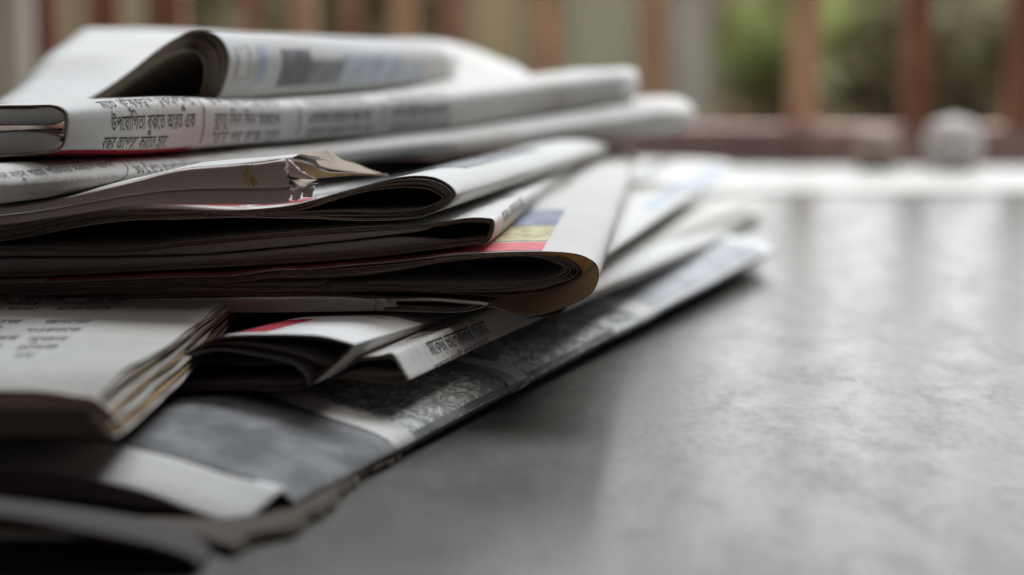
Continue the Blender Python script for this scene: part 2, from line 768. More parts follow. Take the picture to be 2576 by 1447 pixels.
# ================================================================== the setting
def marble(name, col, dark, rough):
    m, nt, p, out = nodes_mat(name)
    b = NB(nt)
    obj = b.n('ShaderNodeTexCoord').outputs['Object']
    vein = b.noise(b.scale(obj, (9.0, 6.0, 1.0)), 1.3, 6.0, 0.60, 1.0)
    wisp = b.noise(b.scale(obj, (75.0, 34.0, 1.0)), 1.0, 5.0, 0.6, 0.5)
    speck = b.noise(b.scale(obj, (420.0, 190.0, 1.0)), 1.0, 3.0, 0.6)
    cloud = b.noise(obj, 13.0, 5.0, 0.6, 0.6)
    c = b.mix(b.ramp(cloud, 0.3, 0.72), col, tuple(x * 0.80 for x in col))
    line = b.math('SUBTRACT', 1.0, b.ramp(b.math('ABSOLUTE', b.math('SUBTRACT', vein, 0.52)), 0.0, 0.08))
    c = b.mix(b.math('MULTIPLY', line, 0.35), c, dark)
    c = b.mix(b.math('MULTIPLY', b.ramp(wisp, 0.45, 0.75), 0.20), c, dark)
    c = b.mix(b.math('MULTIPLY', b.ramp(speck, 0.58, 0.72), 0.35), c, tuple(min(1, x * 1.8) for x in col))
    b.link(c, p.inputs['Base Color'])
    r = b.math('ADD', rough, b.math('MULTIPLY', b.ramp(wisp, 0.34, 0.72), 0.07))
    r = b.math('ADD', r, b.math('MULTIPLY', speck, 0.10))
    b.link(b.math('SUBTRACT', 0.40, b.math('ADD', b.math('MULTIPLY', b.ramp(speck, 0.4, 0.65), 0.10), b.math('MULTIPLY', b.ramp(wisp, 0.36, 0.72), 0.13))), p.inputs['Specular IOR Level'])
    b.link(r, p.inputs['Roughness'])
    bp = b.n('ShaderNodeBump')
    bp.inputs['Strength'].default_value = 0.10
    bp.inputs['Distance'].default_value = 0.0004
    b.link(b.math('ADD', b.math('MULTIPLY', speck, 0.6), b.noise(b.scale(obj, (190.0, 70.0, 1.0)), 1.0, 4.0, 0.55)), bp.inputs['Height'])
    b.link(bp.outputs[0], p.inputs['Normal'])
    return m


def box_bm(bm, x0, x1, y0, y1, z0, z1):
    v = [bm.verts.new(c) for c in ((x0, y0, z0), (x1, y0, z0), (x1, y1, z0), (x0, y1, z0),
                                   (x0, y0, z1), (x1, y0, z1), (x1, y1, z1), (x0, y1, z1))]
    for q in ((3, 2, 1, 0), (4, 5, 6, 7), (0, 1, 5, 4), (1, 2, 6, 5), (2, 3, 7, 6), (3, 0, 4, 7)):
        bm.faces.new([v[i] for i in q])


def box(name, x0, x1, y0, y1, z0, z1, mat, parent=None, bevel=0.0):
    bm = bmesh.new()
    box_bm(bm, x0, x1, y0, y1, z0, z1)
    if bevel:
        bmesh.ops.bevel(bm, geom=bm.edges[:], offset=bevel, segments=2, affect='EDGES')
    me = bpy.data.meshes.new(name)
    bm.to_mesh(me)
    bm.free()
    return link(name, me, parent, (mat,))


Y_STEP = at_z(2200, 488, 0.0).y          # where the pale border begins
Y_END = at_z(2200, 403, 0.004).y         # far edge of the ledge
FLOOR_M = marble('grey_white_marble', (0.090, 0.082, 0.071), (0.050, 0.047, 0.042), 0.245)
BORDER_M = marble('pale_marble', (0.60, 0.60, 0.565), (0.54, 0.53, 0.50), 0.45)
fl = box('marble_floor', -0.9, 1.1, 0.12, Y_STEP + 0.002, -0.04, 0.0, FLOOR_M)
fl['kind'] = 'structure'
bo = box('marble_border', -0.9, 1.1, Y_STEP, Y_END, -0.04, 0.0010, BORDER_M, bevel=0.0008)
bo['kind'] = 'structure'
gr = box('garden_ground', -4, 4, Y_END + 0.001, 9, -0.62, -0.5, plain('garden_soil', (0.10, 0.075, 0.05), 0.95, 0.5, 9.0))
gr['kind'] = 'structure'

# ------------------------------------------------------------------ railing behind the ledge
WOOD = plain('red_brown_painted_bar', (0.88, 0.53, 0.32), 0.5, 0.25, 25.0)
WOOD_D = plain('dark_red_brown_bar', (0.42, 0.18, 0.10), 0.5, 0.3, 25.0)
WOOD_P = plain('faded_brown_rail', (0.58, 0.38, 0.33), 0.6, 0.35, 14.0)
YR = Y_END + 0.055
rail = thing('railing', 'red brown railing of upright bars behind the pale marble border', 'railing', (0.3, YR, 0.0))
off = root_of(rail)
zb = at_y(2200, 398, YR).z
zt = at_y(2200, 318, YR).z


def rbox(name, x0, x1, y0, y1, z0, z1, mat):
    o = box(name, x0 - off.x, x1 - off.x, y0 - off.y, y1 - off.y, z0, z1, mat, rail, bevel=0.002)
    return o


rbox('bottom_rail', -0.75, 0.95, YR - 0.008, YR + 0.012, zb - 0.02, zt, WOOD_P)
for px0, px1, mt in ((-160, -85, WOOD_D), (92, 150, WOOD_D), (236, 305, WOOD_D), (376, 466, WOOD_D), (722, 792, WOOD), (978, 1048, WOOD),
                     (1332, 1412, WOOD), (1608, 1682, WOOD), (1988, 2060, WOOD), (2274, 2340, WOOD_D),
                     (2535, 2610, WOOD_D), (2860, 2930, WOOD)):
    x0 = at_y(px0, 120, YR).x
    x1 = at_y(px1, 120, YR).x
    rbox('bar', x0, x1, YR - 0.006, YR + 0.008, zt - 0.003, 0.36, mt)
rbox('top_rail', -0.75, 0.95, YR - 0.02, YR + 0.022, 0.355, 0.385, WOOD_P)
for px in (2040,):
    p = at_y(px, 350, YR - 0.014)
    bm = bmesh.new()
    bmesh.ops.create_uvsphere(bm, u_segments=16, v_segments=10, radius=0.0105)
    for v in bm.verts:
        v.co.y *= 0.5
        v.co += p - off
    me = bpy.data.meshes.new('boss')
    bm.to_mesh(me)
    bm.free()
    smooth(me)
    link('boss', me, rail, (WOOD_P,))

# second, farther fence seen between the bars
YF = YR + 0.9
fence = thing('garden_fence', 'thin dull red fence standing in the garden beyond the railing', 'fence', (-0.2, YF, -0.5))
foff = root_of(fence)
for px0, px1 in ((600, 655), (860, 905), (1105, 1165), (205, 225)):
    x0, x1 = at_y(px0, 60, YF).x, at_y(px1, 60, YF).x
    box('bar', x0 - foff.x, x1 - foff.x, -0.008, 0.008, 0.0, 1.3, plain('dull_red_bar', (0.24, 0.12, 0.08), 0.6, 0.3, 20.0), fence, bevel=0.002)
box('rail', -1.0, 0.45, -0.02, -0.0085, 0.9, 0.94, WOOD_D, fence, bevel=0.002)


# ------------------------------------------------------------------ pale rounded pots at the railing foot
def lathe(name, prof, mat, parent, centre, seg=28):
    bm = bmesh.new()
    rings = []
    for r, z in prof:
        rings.append([bm.verts.new((centre[0] + r * math.cos(2 * math.pi * i / seg), centre[1] + r * math.sin(2 * math.pi * i / seg), centre[2] + z)) for i in range(seg)])
    for a, c in zip(rings, rings[1:]):
        for i in range(seg):
            bm.faces.new((a[i], a[(i + 1) % seg], c[(i + 1) % seg], c[i]))
    bm.faces.new(rings[0][::-1])
    bm.faces.new(rings[-1])
    me = bpy.data.meshes.new(name)
    bm.to_mesh(me)
    bm.free()
    smooth(me)
    return link(name, me, parent, (mat,))


POT_W = plain('white_glazed_clay', (0.70, 0.65, 0.62), 0.6, 0.12, 30.0)
POT_C = plain('cream_clay', (0.46, 0.35, 0.29), 0.6, 0.2, 30.0)
for px, wpx, ytop, mt, lab in ((2398, 150, 292, POT_W, 'white round-topped pot between the two dark bars at the railing foot'),
                               (2205, 120, 318, POT_C, 'cream round-topped pot beside the bar with a round boss')):
    yy = Y_END - 0.014
    base = at_y(px, 404, yy)
    base.z = 0.0010
    r = wpx / 2 / F * yy
    hh = at_y(px, ytop, yy).z - 0.001
    t = thing('pot', lab, 'pot', base)
    lathe('body', [(r * .70, 0), (r * .80, hh * .06), (r * .98, hh * .36), (r * .97, hh * .58), (r * .86, hh * .74)], mt, t, (0, 0, 0))
    lathe('lid', [(r * .88, hh * .741), (r * .80, hh * .82), (r * .55, hh * .92), (r * .22, hh * .96), (r * .14, hh)], mt, t, (0, 0, 0))

# ------------------------------------------------------------------ garden: wall, posts, shrubs
YW = 3.9
wall = thing('garden_wall', 'tan and grey rendered garden wall behind the shrubs', 'wall', (0, YW, -0.5))
box('wall_face', -3.2, 3.2, 0, 0.2, 0.0, 2.6, plain('tan_render', (0.22, 0.195, 0.13), 0.9, 0.35, 2.0), wall)
box('coping', -3.25, 3.25, -0.03, 0.23, 2.6, 2.68, plain('grey_coping', (0.3, 0.3, 0.28), 0.9, 0.2, 5.0), wall)


def post(px0, px1, y, mat, label):
    x0, x1 = at_y(px0, 100, y).x, at_y(px1, 100, y).x
    t = thing('post', label, 'post', ((x0 + x1) / 2, y, -0.5))
    hw = (x1 - x0) / 2
    box('shaft', -hw, hw, 0, 0.08, 0, 1.7, mat, t, bevel=0.006)
    box('cap', -hw * 1.15, hw * 1.15, -0.012, 0.092, 1.7, 1.74, mat, t, bevel=0.006)


post(1700, 1790, 2.35, plain('pale_grey_concrete', (0.30, 0.285, 0.25), 0.85, 0.2, 6.0), 'pale grey concrete post beyond the railing, beside the green leaves')
post(1425, 1600, 2.9, plain('olive_grey_board', (0.17, 0.16, 0.12), 0.85, 0.2, 6.0), 'wide olive grey post between two railing bars')
post(-20, 62, 2.2, plain('beige_concrete', (0.30, 0.27, 0.23), 0.85, 0.2, 6.0), 'beige post at the far end of the dark bars')
post(1178, 1300, 3.0, plain('yellow_tan_board', (0.24, 0.195, 0.11), 0.85, 0.25, 6.0), 'yellowish tan post beyond the thin red fence')



def leaf(name, col):
    m = plain(name, col, 0.55, 0.35, 12.0)
    nt = m.node_tree
    tr = nt.nodes.new('ShaderNodeBsdfTranslucent')
    tr.inputs[0].default_value = (*[min(1, c * 1.5) for c in col], 1)
    mx = nt.nodes.new('ShaderNodeMixShader')
    mx.inputs[0].default_value = 0.45
    nt.links.new(nt.nodes['Principled BSDF'].outputs[0], mx.inputs[1])
    nt.links.new(tr.outputs[0], mx.inputs[2])
    nt.links.new(mx.outputs[0], nt.nodes['Material Output'].inputs[0])
    return m


LEAF = [leaf('leaf_bright', (0.15, 0.165, 0.06)), leaf('leaf_mid', (0.18, 0.165, 0.10)), leaf('leaf_olive', (0.26, 0.20, 0.135))]
BARK = plain('bark', (0.12, 0.08, 0.05), 0.9, 0.4, 30.0)


def shrub(px, py, y, rx, rz, mat, n, label, seed):
    rnd = random.Random(seed)
    c = at_y(px, py, y)
    t = thing('shrub', label, 'shrub', (c.x, y, -0.5), 'shrubs beyond the railing')
    top = c.z + 0.5
    # stems
    for _ in range(4):
        bm = bmesh.new()
        dx, dy = rnd.uniform(-rx, rx) * .6, rnd.uniform(-.1, .1)
        prev = None
        for k in range(6):
            f = k / 5
            rr = 0.012 * (1 - f * .7)
            ctr = Vector((dx * f * f, dy * f, top * f * 1.05))
            ring = [bm.verts.new(ctr + Vector((rr * math.cos(a * math.pi / 3), rr * math.sin(a * math.pi / 3), 0))) for a in range(6)]
            if prev:
                for a in range(6):
                    bm.faces.new((prev[a], prev[(a + 1) % 6], ring[(a + 1) % 6], ring[a]))
            prev = ring
        me = bpy.data.meshes.new('stem')
        bm.to_mesh(me)
        bm.free()
        link('stem', me, t, (BARK,))
    vs, fs = [], []
    lobes = [(rnd.uniform(-.7, .7) * rx, rnd.uniform(-.18, .18), top + rnd.uniform(-.8, .8) * rz, rnd.uniform(.3, .6)) for _ in range(9)]
    for _ in range(n):
        lx, ly, lz, lr = rnd.choice(lobes)
        d = Vector((rnd.gauss(0, 1), rnd.gauss(0, 1), rnd.gauss(0, 1))).normalized() * rnd.random() ** .5
        p = Vector((lx + d.x * lr * rx, ly + d.y * .16, lz + d.z * lr * rz))
        u = Vector((rnd.gauss(0, 1), rnd.gauss(0, 1), rnd.gauss(0, .6))).normalized()
        v = u.cross(Vector((rnd.gauss(0, 1), rnd.gauss(0, 1), rnd.gauss(0, 1)))).normalized()
        L, Wd = rnd.uniform(.035, .07), rnd.uniform(.016, .028)
        o = len(vs)
        vs += [tuple(p - u * L), tuple(p + v * Wd), tuple(p + u * L), tuple(p - v * Wd)]
        fs.append((o, o + 1, o + 2, o + 3))
    me = bpy.data.meshes.new('foliage')
    me.from_pydata(vs, [], fs)
    link('foliage', me, t, (mat,))


shrub(1930, 20, 2.5, 0.07, 0.10, LEAF[0], 70, 'bright green leafy shrub beside the pale grey post', 1)
shrub(2160, 150, 2.9, 0.20, 0.22, LEAF[1], 170, 'mid green shrub between two brown bars', 2)
shrub(2440, 120, 2.7, 0.16, 0.20, LEAF[1], 110, 'dark green shrub behind the white pot', 3)
shrub(1890, 260, 3.1, 0.16, 0.26, LEAF[2], 150, 'olive brown shrub below the bright leaves', 4)
shrub(2200, 300, 3.3, 0.45, 0.20, LEAF[2], 150, 'low olive shrub spreading behind the bottom rail', 5)
shrub(535, 20, 2.9, 0.08, 0.25, LEAF[1], 175, 'green shrub between the dark bars and the thin red fence', 6)
shrub(930, 30, 3.0, 0.14, 0.20, LEAF[1], 244, 'green shrub behind the thin red fence', 7)
shrub(2450, 10, 3.4, 0.3, 0.2, LEAF[0], 105, 'sparse bright green shrub near the wall', 8)

# ================================================================== newspapers, from the floor up
GROUP = 'newspapers in the stack'


def paper(label, near, far):
    W, D, h = frame_of(near, far)
    return thing('newspaper', label, 'newspaper', (W.x, W.y, max(0.0, W.z - 0.005)), GROUP)


# ---- R: rolled paper at the very bottom, left, coloured dark for shade
nR, fR = (500, 1420, 0.362), (560, 1375, 0.388)
R = paper('shade-coloured folded newspaper lying on the floor under the front edge of the bottom newspaper', nR, fR)
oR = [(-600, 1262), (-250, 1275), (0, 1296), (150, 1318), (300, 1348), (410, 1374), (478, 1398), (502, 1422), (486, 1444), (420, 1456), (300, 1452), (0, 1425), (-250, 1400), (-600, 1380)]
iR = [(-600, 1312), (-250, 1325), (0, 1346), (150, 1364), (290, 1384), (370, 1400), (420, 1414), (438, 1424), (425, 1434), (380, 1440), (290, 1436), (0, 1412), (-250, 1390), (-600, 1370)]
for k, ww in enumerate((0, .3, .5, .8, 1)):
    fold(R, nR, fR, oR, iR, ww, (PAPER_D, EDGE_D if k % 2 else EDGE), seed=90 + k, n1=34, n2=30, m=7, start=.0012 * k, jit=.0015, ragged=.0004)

# ---- Q: torn loose sheet on the floor
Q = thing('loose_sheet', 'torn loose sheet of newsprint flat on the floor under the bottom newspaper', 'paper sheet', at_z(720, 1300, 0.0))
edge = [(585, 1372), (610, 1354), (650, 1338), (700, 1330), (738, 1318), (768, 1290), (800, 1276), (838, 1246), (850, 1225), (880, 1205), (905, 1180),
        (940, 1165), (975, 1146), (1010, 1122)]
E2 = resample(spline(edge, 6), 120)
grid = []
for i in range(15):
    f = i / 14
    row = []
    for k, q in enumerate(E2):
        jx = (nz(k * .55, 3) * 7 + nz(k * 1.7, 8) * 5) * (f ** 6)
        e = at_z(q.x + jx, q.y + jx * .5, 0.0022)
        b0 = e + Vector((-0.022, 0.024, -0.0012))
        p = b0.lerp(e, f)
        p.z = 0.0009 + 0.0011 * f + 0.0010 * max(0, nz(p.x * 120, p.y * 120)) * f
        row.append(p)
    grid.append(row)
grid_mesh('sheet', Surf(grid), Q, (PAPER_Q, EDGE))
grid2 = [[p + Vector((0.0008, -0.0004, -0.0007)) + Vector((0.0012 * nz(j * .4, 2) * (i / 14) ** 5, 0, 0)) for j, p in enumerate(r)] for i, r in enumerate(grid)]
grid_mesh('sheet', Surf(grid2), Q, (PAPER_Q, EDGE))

# ---- J: big bottom newspaper with the black and white picture
nJ, fJ = (665, 1290, 0.392), (1950, 622, 0.735)
J = paper('bottom newspaper with a black and white picture wrapping over its long fold', nJ, fJ)
oJ = [(-700, 1114), (-350, 1114), (0, 1141), (180, 1145), (350, 1180), (480, 1219), (560, 1242), (615, 1262), (650, 1284), (668, 1306), (655, 1325), (625, 1334),
      (560, 1337), (300, 1290), (0, 1230), (-350, 1190), (-700, 1180)]
iJ = [(-700, 1120), (-350, 1120), (0, 1150), (180, 1156), (350, 1185), (500, 1230), (580, 1258), (625, 1278), (640, 1292), (632, 1306), (610, 1315),
      (540, 1318), (300, 1275), (0, 1215), (-350, 1180), (-700, 1172)]
PJ = newsprint('newsprint_grey_advert', (0.62, 0.62, 0.625), tone=(-0.05, 0.19, (0.118, 0.117, 0.117)))
jo, jS = fold(J, nJ, fJ, oJ, mats=(PJ, EDGE), seed=1, kz=0.85, n1=44, n2=30, m=30, jit=0.0006, start=0.0115)
for k, ww in enumerate((.4, .7, 1)):
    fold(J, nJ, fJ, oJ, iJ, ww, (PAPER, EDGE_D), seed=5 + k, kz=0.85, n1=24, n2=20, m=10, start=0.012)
ribbon(J, nJ, fJ, [(-700, 1115), (-350, 1115), (0, 1142), (180, 1146), (350, 1181), (500, 1226), (645, 1264)],
       [(-700, 1150), (-350, 1155), (0, 1178), (180, 1198), (350, 1236), (500, 1292), (610, 1325)], 0.0016, (PAPER_W, EDGE), seed=9, name='front_fold', k=13, power=1.0, ramp=0.012)
ribbon(J, nJ, fJ, [(-700, 1150), (-350, 1158), (0, 1182), (180, 1203), (350, 1243), (500, 1300), (590, 1330)],
       [(-700, 1250), (-350, 1255), (0, 1262), (180, 1275), (350, 1300), (500, 1330), (590, 1345)], 0.002, (PAPER, EDGE_D), seed=10, name='under_fold', setback=0.006)
# printed picture: from the curved white frame line back
sA, tA = jS.find(1010, 1098)
sB, tB = jS.find(1290, 960)
sC, tC = jS.find(1620, 800)
sT = sA - 0.085
sE = jS.s[-1] - 0.15


def curved(parent, sf, s0, s1, tf0, tf1, mat, name, lift, ns=36, nt=14):
    grid = []
    for i in range(ns + 1):
        s = s0 + (s1 - s0) * i / ns
        a, c = tf0(s), tf1(s)
        grid.append([sf.pos(s, a + (c - a) * j / nt) + sf.normal(s, a + (c - a) * j / nt) * lift for j in range(nt + 1)])
    return grid_mesh(name, Surf(grid), sf.owner or parent, (mat,), thick=0)


sFold = sA + 0.013
crv = lambda s, t0, k: t0 + k * max(0.0, sA - s) ** 2 / 0.05
curved(J, jS, sT, sFold, lambda s: crv(s, tA + .003, .30), lambda s: tC + 0.0, PHOTO, 'printed_picture', 0.00012, nt=24)
curved(J, jS, sT, sFold, lambda s: crv(s, tA - .006, .30), lambda s: crv(s, tA + .004, .30), PAPER_W, 'picture_border', 0.00022)
curved(J, jS, sA - .06, sFold, lambda s: crv(s, tB - .004, -.55), lambda s: crv(s, tB + .002, -.55), MGREY, 'picture_border', 0.00024)
curved(J, jS, sA - .06, sFold, lambda s: crv(s, tB + .002, -.55), lambda s: crv(s, tB + .008, -.55), PAPER_W, 'picture_border', 0.00024)
curved(J, jS, sA - .03, sFold, lambda s: crv(s, tC - .004, -1.0), lambda s: crv(s, tC + .010, -1.0), PAPER_W, 'picture_border', 0.00024)
curved(J, jS, sT, sFold, lambda s: tC + .011, lambda s: jS.t[-1] - .012, LGREY, 'printed_panel', 0.00012)

# ---- I: angular fold carrying the line of Bengali
nI, fI = (1020, 905, 0.462), (1925, 505, 0.80)
I_ = paper('square-folded newspaper whose side carries one bold line of Bengali', nI, fI)
oI = C(6, (-2500, 640), (-900, 640), (200, 650), (700, 640), (1100, 612), (1300, 598), (1395, 575), (1420, 590), (1450, 640), (1490, 710), (1524, 770), (1510, 785),
       (1400, 800), (1250, 790), (1050, 760), (700, 800), (-900, 820), (-2500, 820))
iI = C(6, (-2500, 665), (-900, 668), (200, 675), (700, 668), (1100, 645), (1280, 630), (1375, 615), (1395, 622), (1420, 655), (1455, 712), (1480, 748), (1470, 756),
       (1380, 765), (1250, 762), (1050, 745), (700, 780), (-900, 800), (-2500, 800))
io, iS = fold(I_, nI, fI, oI, mats=(PAPER, EDGE_D), seed=20, n1=50, n2=40, m=22, kz=0.9, wav=0.0003)
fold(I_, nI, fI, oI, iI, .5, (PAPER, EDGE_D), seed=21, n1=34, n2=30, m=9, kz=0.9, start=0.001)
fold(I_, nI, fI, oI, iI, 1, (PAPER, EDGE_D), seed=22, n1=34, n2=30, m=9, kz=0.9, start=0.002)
a0 = C('C', (790, 1090))[0]
a1 = C('C', (1640, 760))[0]
write(I_, iS, 'মােকড়া ভােলাকালার পিরবার', a0, a1, 0.0036, mat=INK)
b0 = C('C', (880, 1375))[0]
b1 = C('C', (1680, 960))[0]
write(I_, iS, 'সকােল মাদুলী গােড়র চােলর', b0, b1, 0.0016, mat=INK_G)
c0 = C('C', (520, 950))[0]
c1 = C('C', (1260, 680))[0]
write(I_, iS, 'বছর কৃিষ কােজর কথা', c0, c1, 0.0022, mat=INK_G)

# ---- H: double loop with a red band
nH, fH = (850, 890, 0.455), (1330, 740, 0.60)
H = paper('newspaper with two open loops, a red band printed along its top', nH, fH)
oH = C(6, (-2600, 800), (-1500, 790), (-500, 740), (-200, 640), (0, 510), (180, 447), (500, 436), (750, 438), (900, 450), (1030, 482), (1100, 502), (1124, 516), (1105, 555), (1050, 615), (960, 695), (870, 770),
       (800, 815), (600, 850), (300, 845), (0, 850), (-800, 860), (-2600, 860))
iH = C(6, (-2600, 815), (-1500, 805), (-500, 765), (-200, 665), (0, 535), (180, 470), (500, 458), (750, 462), (900, 475), (1010, 500), (1070, 520), (1085, 532), (1070, 560), (1010, 610), (930, 680), (840, 745),
       (780, 785), (600, 815), (300, 812), (0, 825), (-800, 845), (-2600, 845))
ho, hS = fold(H, nH, fH, oH, mats=(PAPER_W, EDGE_D), seed=30, n1=50, n2=44, m=16, kz=0.8)
fold(H, nH, fH, oH, iH, .5, (PAPER, EDGE_D), seed=31, n1=36, n2=36, m=8, kz=0.8, start=.0008)
fold(H, nH, fH, oH, iH, 1, (PAPER, EDGE_D), seed=32, n1=36, n2=36, m=8, kz=0.8, start=.0015)
# middle leaf: the pale edge that divides the two loops
mid = C(6, (-900, 770), (-300, 700), (-60, 580), (90, 548), (300, 566), (600, 624), (700, 664), (765, 715), (796, 765), (803, 800), (795, 808))
fold(H, nH, fH, mid, mats=(PAPER_W, EDGE_L), seed=33, n1=40, n2=6, m=10, kz=0.7)
mid2 = C(6, (-900, 750), (-300, 680), (-40, 545), (130, 502), (400, 522), (700, 582), (860, 640), (930, 660), (985, 652), (1030, 615), (1040, 600))
fold(H, nH, fH, mid2, mats=(PAPER, EDGE_D), seed=34, n1=40, n2=6, m=10, kz=0.7)
r0 = C(6, (230, 400))[0]
r1 = C(6, (800, 368))[0]
sR1, tR1 = hS.find(*C(6, (860, 425))[0])
decal(H, hS, None, None, RED, st=(sR1 - .090, .0055, sR1 - .012, .035), ns=20)

# ---- G1: flat front newspaper with text and deckled right edge
G = thing('newspaper', 'flat newspaper with short text rows and frayed brown edges, jutting out below the largest loop', 'newspaper', at_z(240, 1060, 0.012), GROUP)
NL = 8
GF = (0.0, 0.13, 0.22, 0.42, 0.50, 0.70, 0.86, 1.0)
GS = None
for k in range(NL):
    f = GF[k]
    z = 0.0255 - 0.0095 * f
    lp = lambda a, c: (a[0] + (c[0] - a[0]) * f, a[1] + (c[1] - a[1]) * f)
    fr = lp(C(5, (640, 930))[0], C(5, (850, 1205))[0])
    m1 = lp(C(5, (900, 690))[0], C(5, (1130, 985))[0])
    m2 = lp(C(5, (1180, 545))[0], C(5, (1480, 640))[0])
    m3 = lp(C(5, (1400, 390))[0], C(5, (1720, 330))[0])
    bk = lp(C(5, (1690, 155))[0], C(5, (1960, 130))[0])
    zt_ = [z - (0.0030 * (1 - f)), z + 0.0004, .0255 - .0085 * f, .0255 - .0055 * f, .0252 - .003 * f]
    right = [at_z(*q, zz) for q, zz in zip((fr, m1, m2, m3, bk), zt_)]
    right.append(right[-1] + Vector((0.004, 0.10, 0)))
    Rr = resample(spline([tuple(p) for p in right], 8), 46)
    n_ = 40
    grid = []
    for i in range(n_):
        u = i / (n_ - 1)
        u2 = 1 - (1 - u) ** 1.8
        row = []
        for j, r in enumerate(Rr):
            left = Vector((-0.26, r.y + 0.02, r.z * .5 + (0.0255 - 0.0095 * f) * .5))
            p = left.lerp(r, u2)
            rag = u ** 14
            p.x += rag * (0.0007 * nz(j * .35, k * 3.3) + 0.00022 * nz(j * 2.7, k * 5.1))
            wv = 0.0009 * nz(p.y * 40, k * .25, p.x * 20) * (0.25 + 0.9 * f) * u ** 3
            p.z += wv - 0.0022 * (1 - j / 45) ** 6 * (1 - f) * (0.5 + 0.5 * math.cos(p.x * 60))
            row.append(p)
        grid.append(row)
    sf = Surf(grid)
    grid_mesh('sheet', sf, G, (PAPER_G if k in (0, 1, 3, 5, 7) else PAPER_K, EDGE_D if k % 2 else EDGE))
    if k == 0:
        GS = sf
# front fold of the flat newspaper
Wg = C(5, (640, 935))[0]
ribbon(G, (219, 1011, 0.398), (580, 746, 0.52), C(5, (-1500, 870), (0, 885), (300, 898), (480, 925), (640, 950), (800, 1080)),
       C(5, (-1500, 1010), (0, 1060), (300, 1075), (480, 1070), (640, 1070), (800, 1130)), 0.001, (PAPER_B, EDGE_D), seed=44, setback=0.006)
ribbon(G, (219, 1011, 0.398), (580, 746, 0.52), C(5, (-1500, 1020), (0, 1070), (300, 1085), (480, 1080), (640, 1085), (820, 1140)),
       C(5, (-1500, 1120), (0, 1150), (300, 1165), (500, 1180), (700, 1185), (830, 1200)), 0.001, (PAPER_B, EDGE_D), seed=45, setback=0.008)
rnd = random.Random(5)
LINES = [((450, 208), (880, 210), 'খাতায়ােত'), ((410, 250), (820, 246), 'ধারাবােহ'), ((330, 348), (660, 345), 'জনেতা'), ((190, 410), (595, 405), 'শওকতেক'),
         ((205, 475), (500, 472), 'নূতন'), ((120, 540), (430, 528), 'চালক'), ((90, 600), (250, 588), 'পথ'),
         ((-420, 215), (300, 212), 'বছর পর'), ((-420, 255), (290, 250), 'এলাকার খাতা'), ((-420, 350), (170, 344), 'পিরবার'), ((-420, 412), (20, 390), 'সরকার'),
         ((-420, 480), (140, 462), 'মানুষ খবর'), ((-420, 545), (10, 525), 'িতিন বেলন'), ((620, 186), (950, 184), 'রাত খবর'), ((-420, 180), (480, 186), 'জেলার কাজ')]
for a, c, tx in LINES:
    write(G, GS, tx, C(5, a)[0], C(5, c)[0], 0.0046, axis='s', up=1, mat=INK)

# ---- K: flattened loop ends under the big loop
nK, fK = (1215, 775, 0.497), (1500, 620, 0.72)
Kp = paper('thin flattened newspaper with small curled loop ends squeezed under the big open loop', nK, fK)
oK = C(4, (-1700, 985), (-600, 975), (300, 968), (780, 962), (1000, 965), (1200, 982), (1300, 990), (1350, 1000), (1318, 1022), (1200, 1046), (1000, 1046), (700, 1034), (300, 1030), (-600, 1030), (-1700, 1030))
iK = C(4, (-1700, 1000), (-600, 990), (300, 982), (780, 976), (1000, 978), (1160, 990), (1240, 996), (1272, 1005), (1250, 1018), (1180, 1030), (1000, 1030), (700, 1022), (300, 1020), (-600, 1020), (-1700, 1020))
for k, ww in enumerate((0, .4, .75, 1)):
    fold(Kp, nK, fK, oK, iK, ww, (PAPER, EDGE_L if k in (0, 2) else EDGE_D), seed=50 + k, n1=34, n2=30, m=8, kz=.8, start=0.0006 * k)
ribbon(Kp, nK, fK, C(4, (-1700, 970), (-600, 950), (0, 945), (400, 945), (655, 958)), C(4, (-1700, 1055), (-600, 1045), (0, 1042), (400, 1038), (655, 1032)), 0.0016, (PAPER, EDGE_L), seed=55, torn=0.0012)
scrap(Kp, C(4, (645, 962), (700, 958), (720, 985), (775, 965), (782, 1000), (700, 1015), (690, 1034), (650, 1034)), 0.4955, mats=(PAPER_B, EDGE_L), seed=4)

# ---- F1, F2: newspapers showing only at the back right
nF2, fF2 = (1418, 763, 0.538), (1905, 560, 0.80)
F2 = paper('newspaper with a plain pale fold running back above the bottom newspaper', nF2, fF2)
oF2 = [(300, 705), (800, 700), (1190, 710), (1340, 720), (1405, 735), (1430, 762), (1405, 790), (1340, 800), (1190, 802), (800, 806), (300, 810)]
iF2 = [(300, 722), (800, 718), (1190, 726), (1325, 735), (1380, 748), (1396, 763), (1380, 778), (1325, 786), (1190, 788), (800, 792), (300, 796)]
fo, f2S = fold(F2, nF2, fF2, oF2, mats=(PAPER_W, EDGE), seed=60, m=18, kz=0.9)
fold(F2, nF2, fF2, oF2, iF2, .6, (PAPER, EDGE_D), seed=61, m=8, kz=0.9)
nF1, fF1 = (1440, 690, 0.53), (1838, 420, 0.92)
F1 = paper('newspaper with pale blue pictures on top, under the wide white fold', nF1, fF1)
oF1 = [(400, 640), (900, 640), (1250, 648), (1400, 660), (1450, 680), (1452, 696), (1400, 708), (1250, 715), (900, 718), (400, 720)]
iF1 = [(400, 655), (900, 655), (1250, 662), (1385, 674), (1420, 686), (1420, 692), (1385, 698), (1250, 702), (900, 704), (400, 706)]
f1o, f1S = fold(F1, nF1, fF1, oF1, mats=(PAPER_W, EDGE), seed=65, m=18, kz=0.8)
fold(F1, nF1, fF1, oF1, iF1, .7, (PAPER, EDGE_D), seed=66, m=8, kz=0.8)
for a, c, mt in (((1610, 520), (1740, 470), BLUEP), ((1690, 470), (1830, 425), BLUEP), ((1590, 440), (1700, 405), MGREY)):
    decal(F1, f1S, a, c, mt, 'printed_picture')

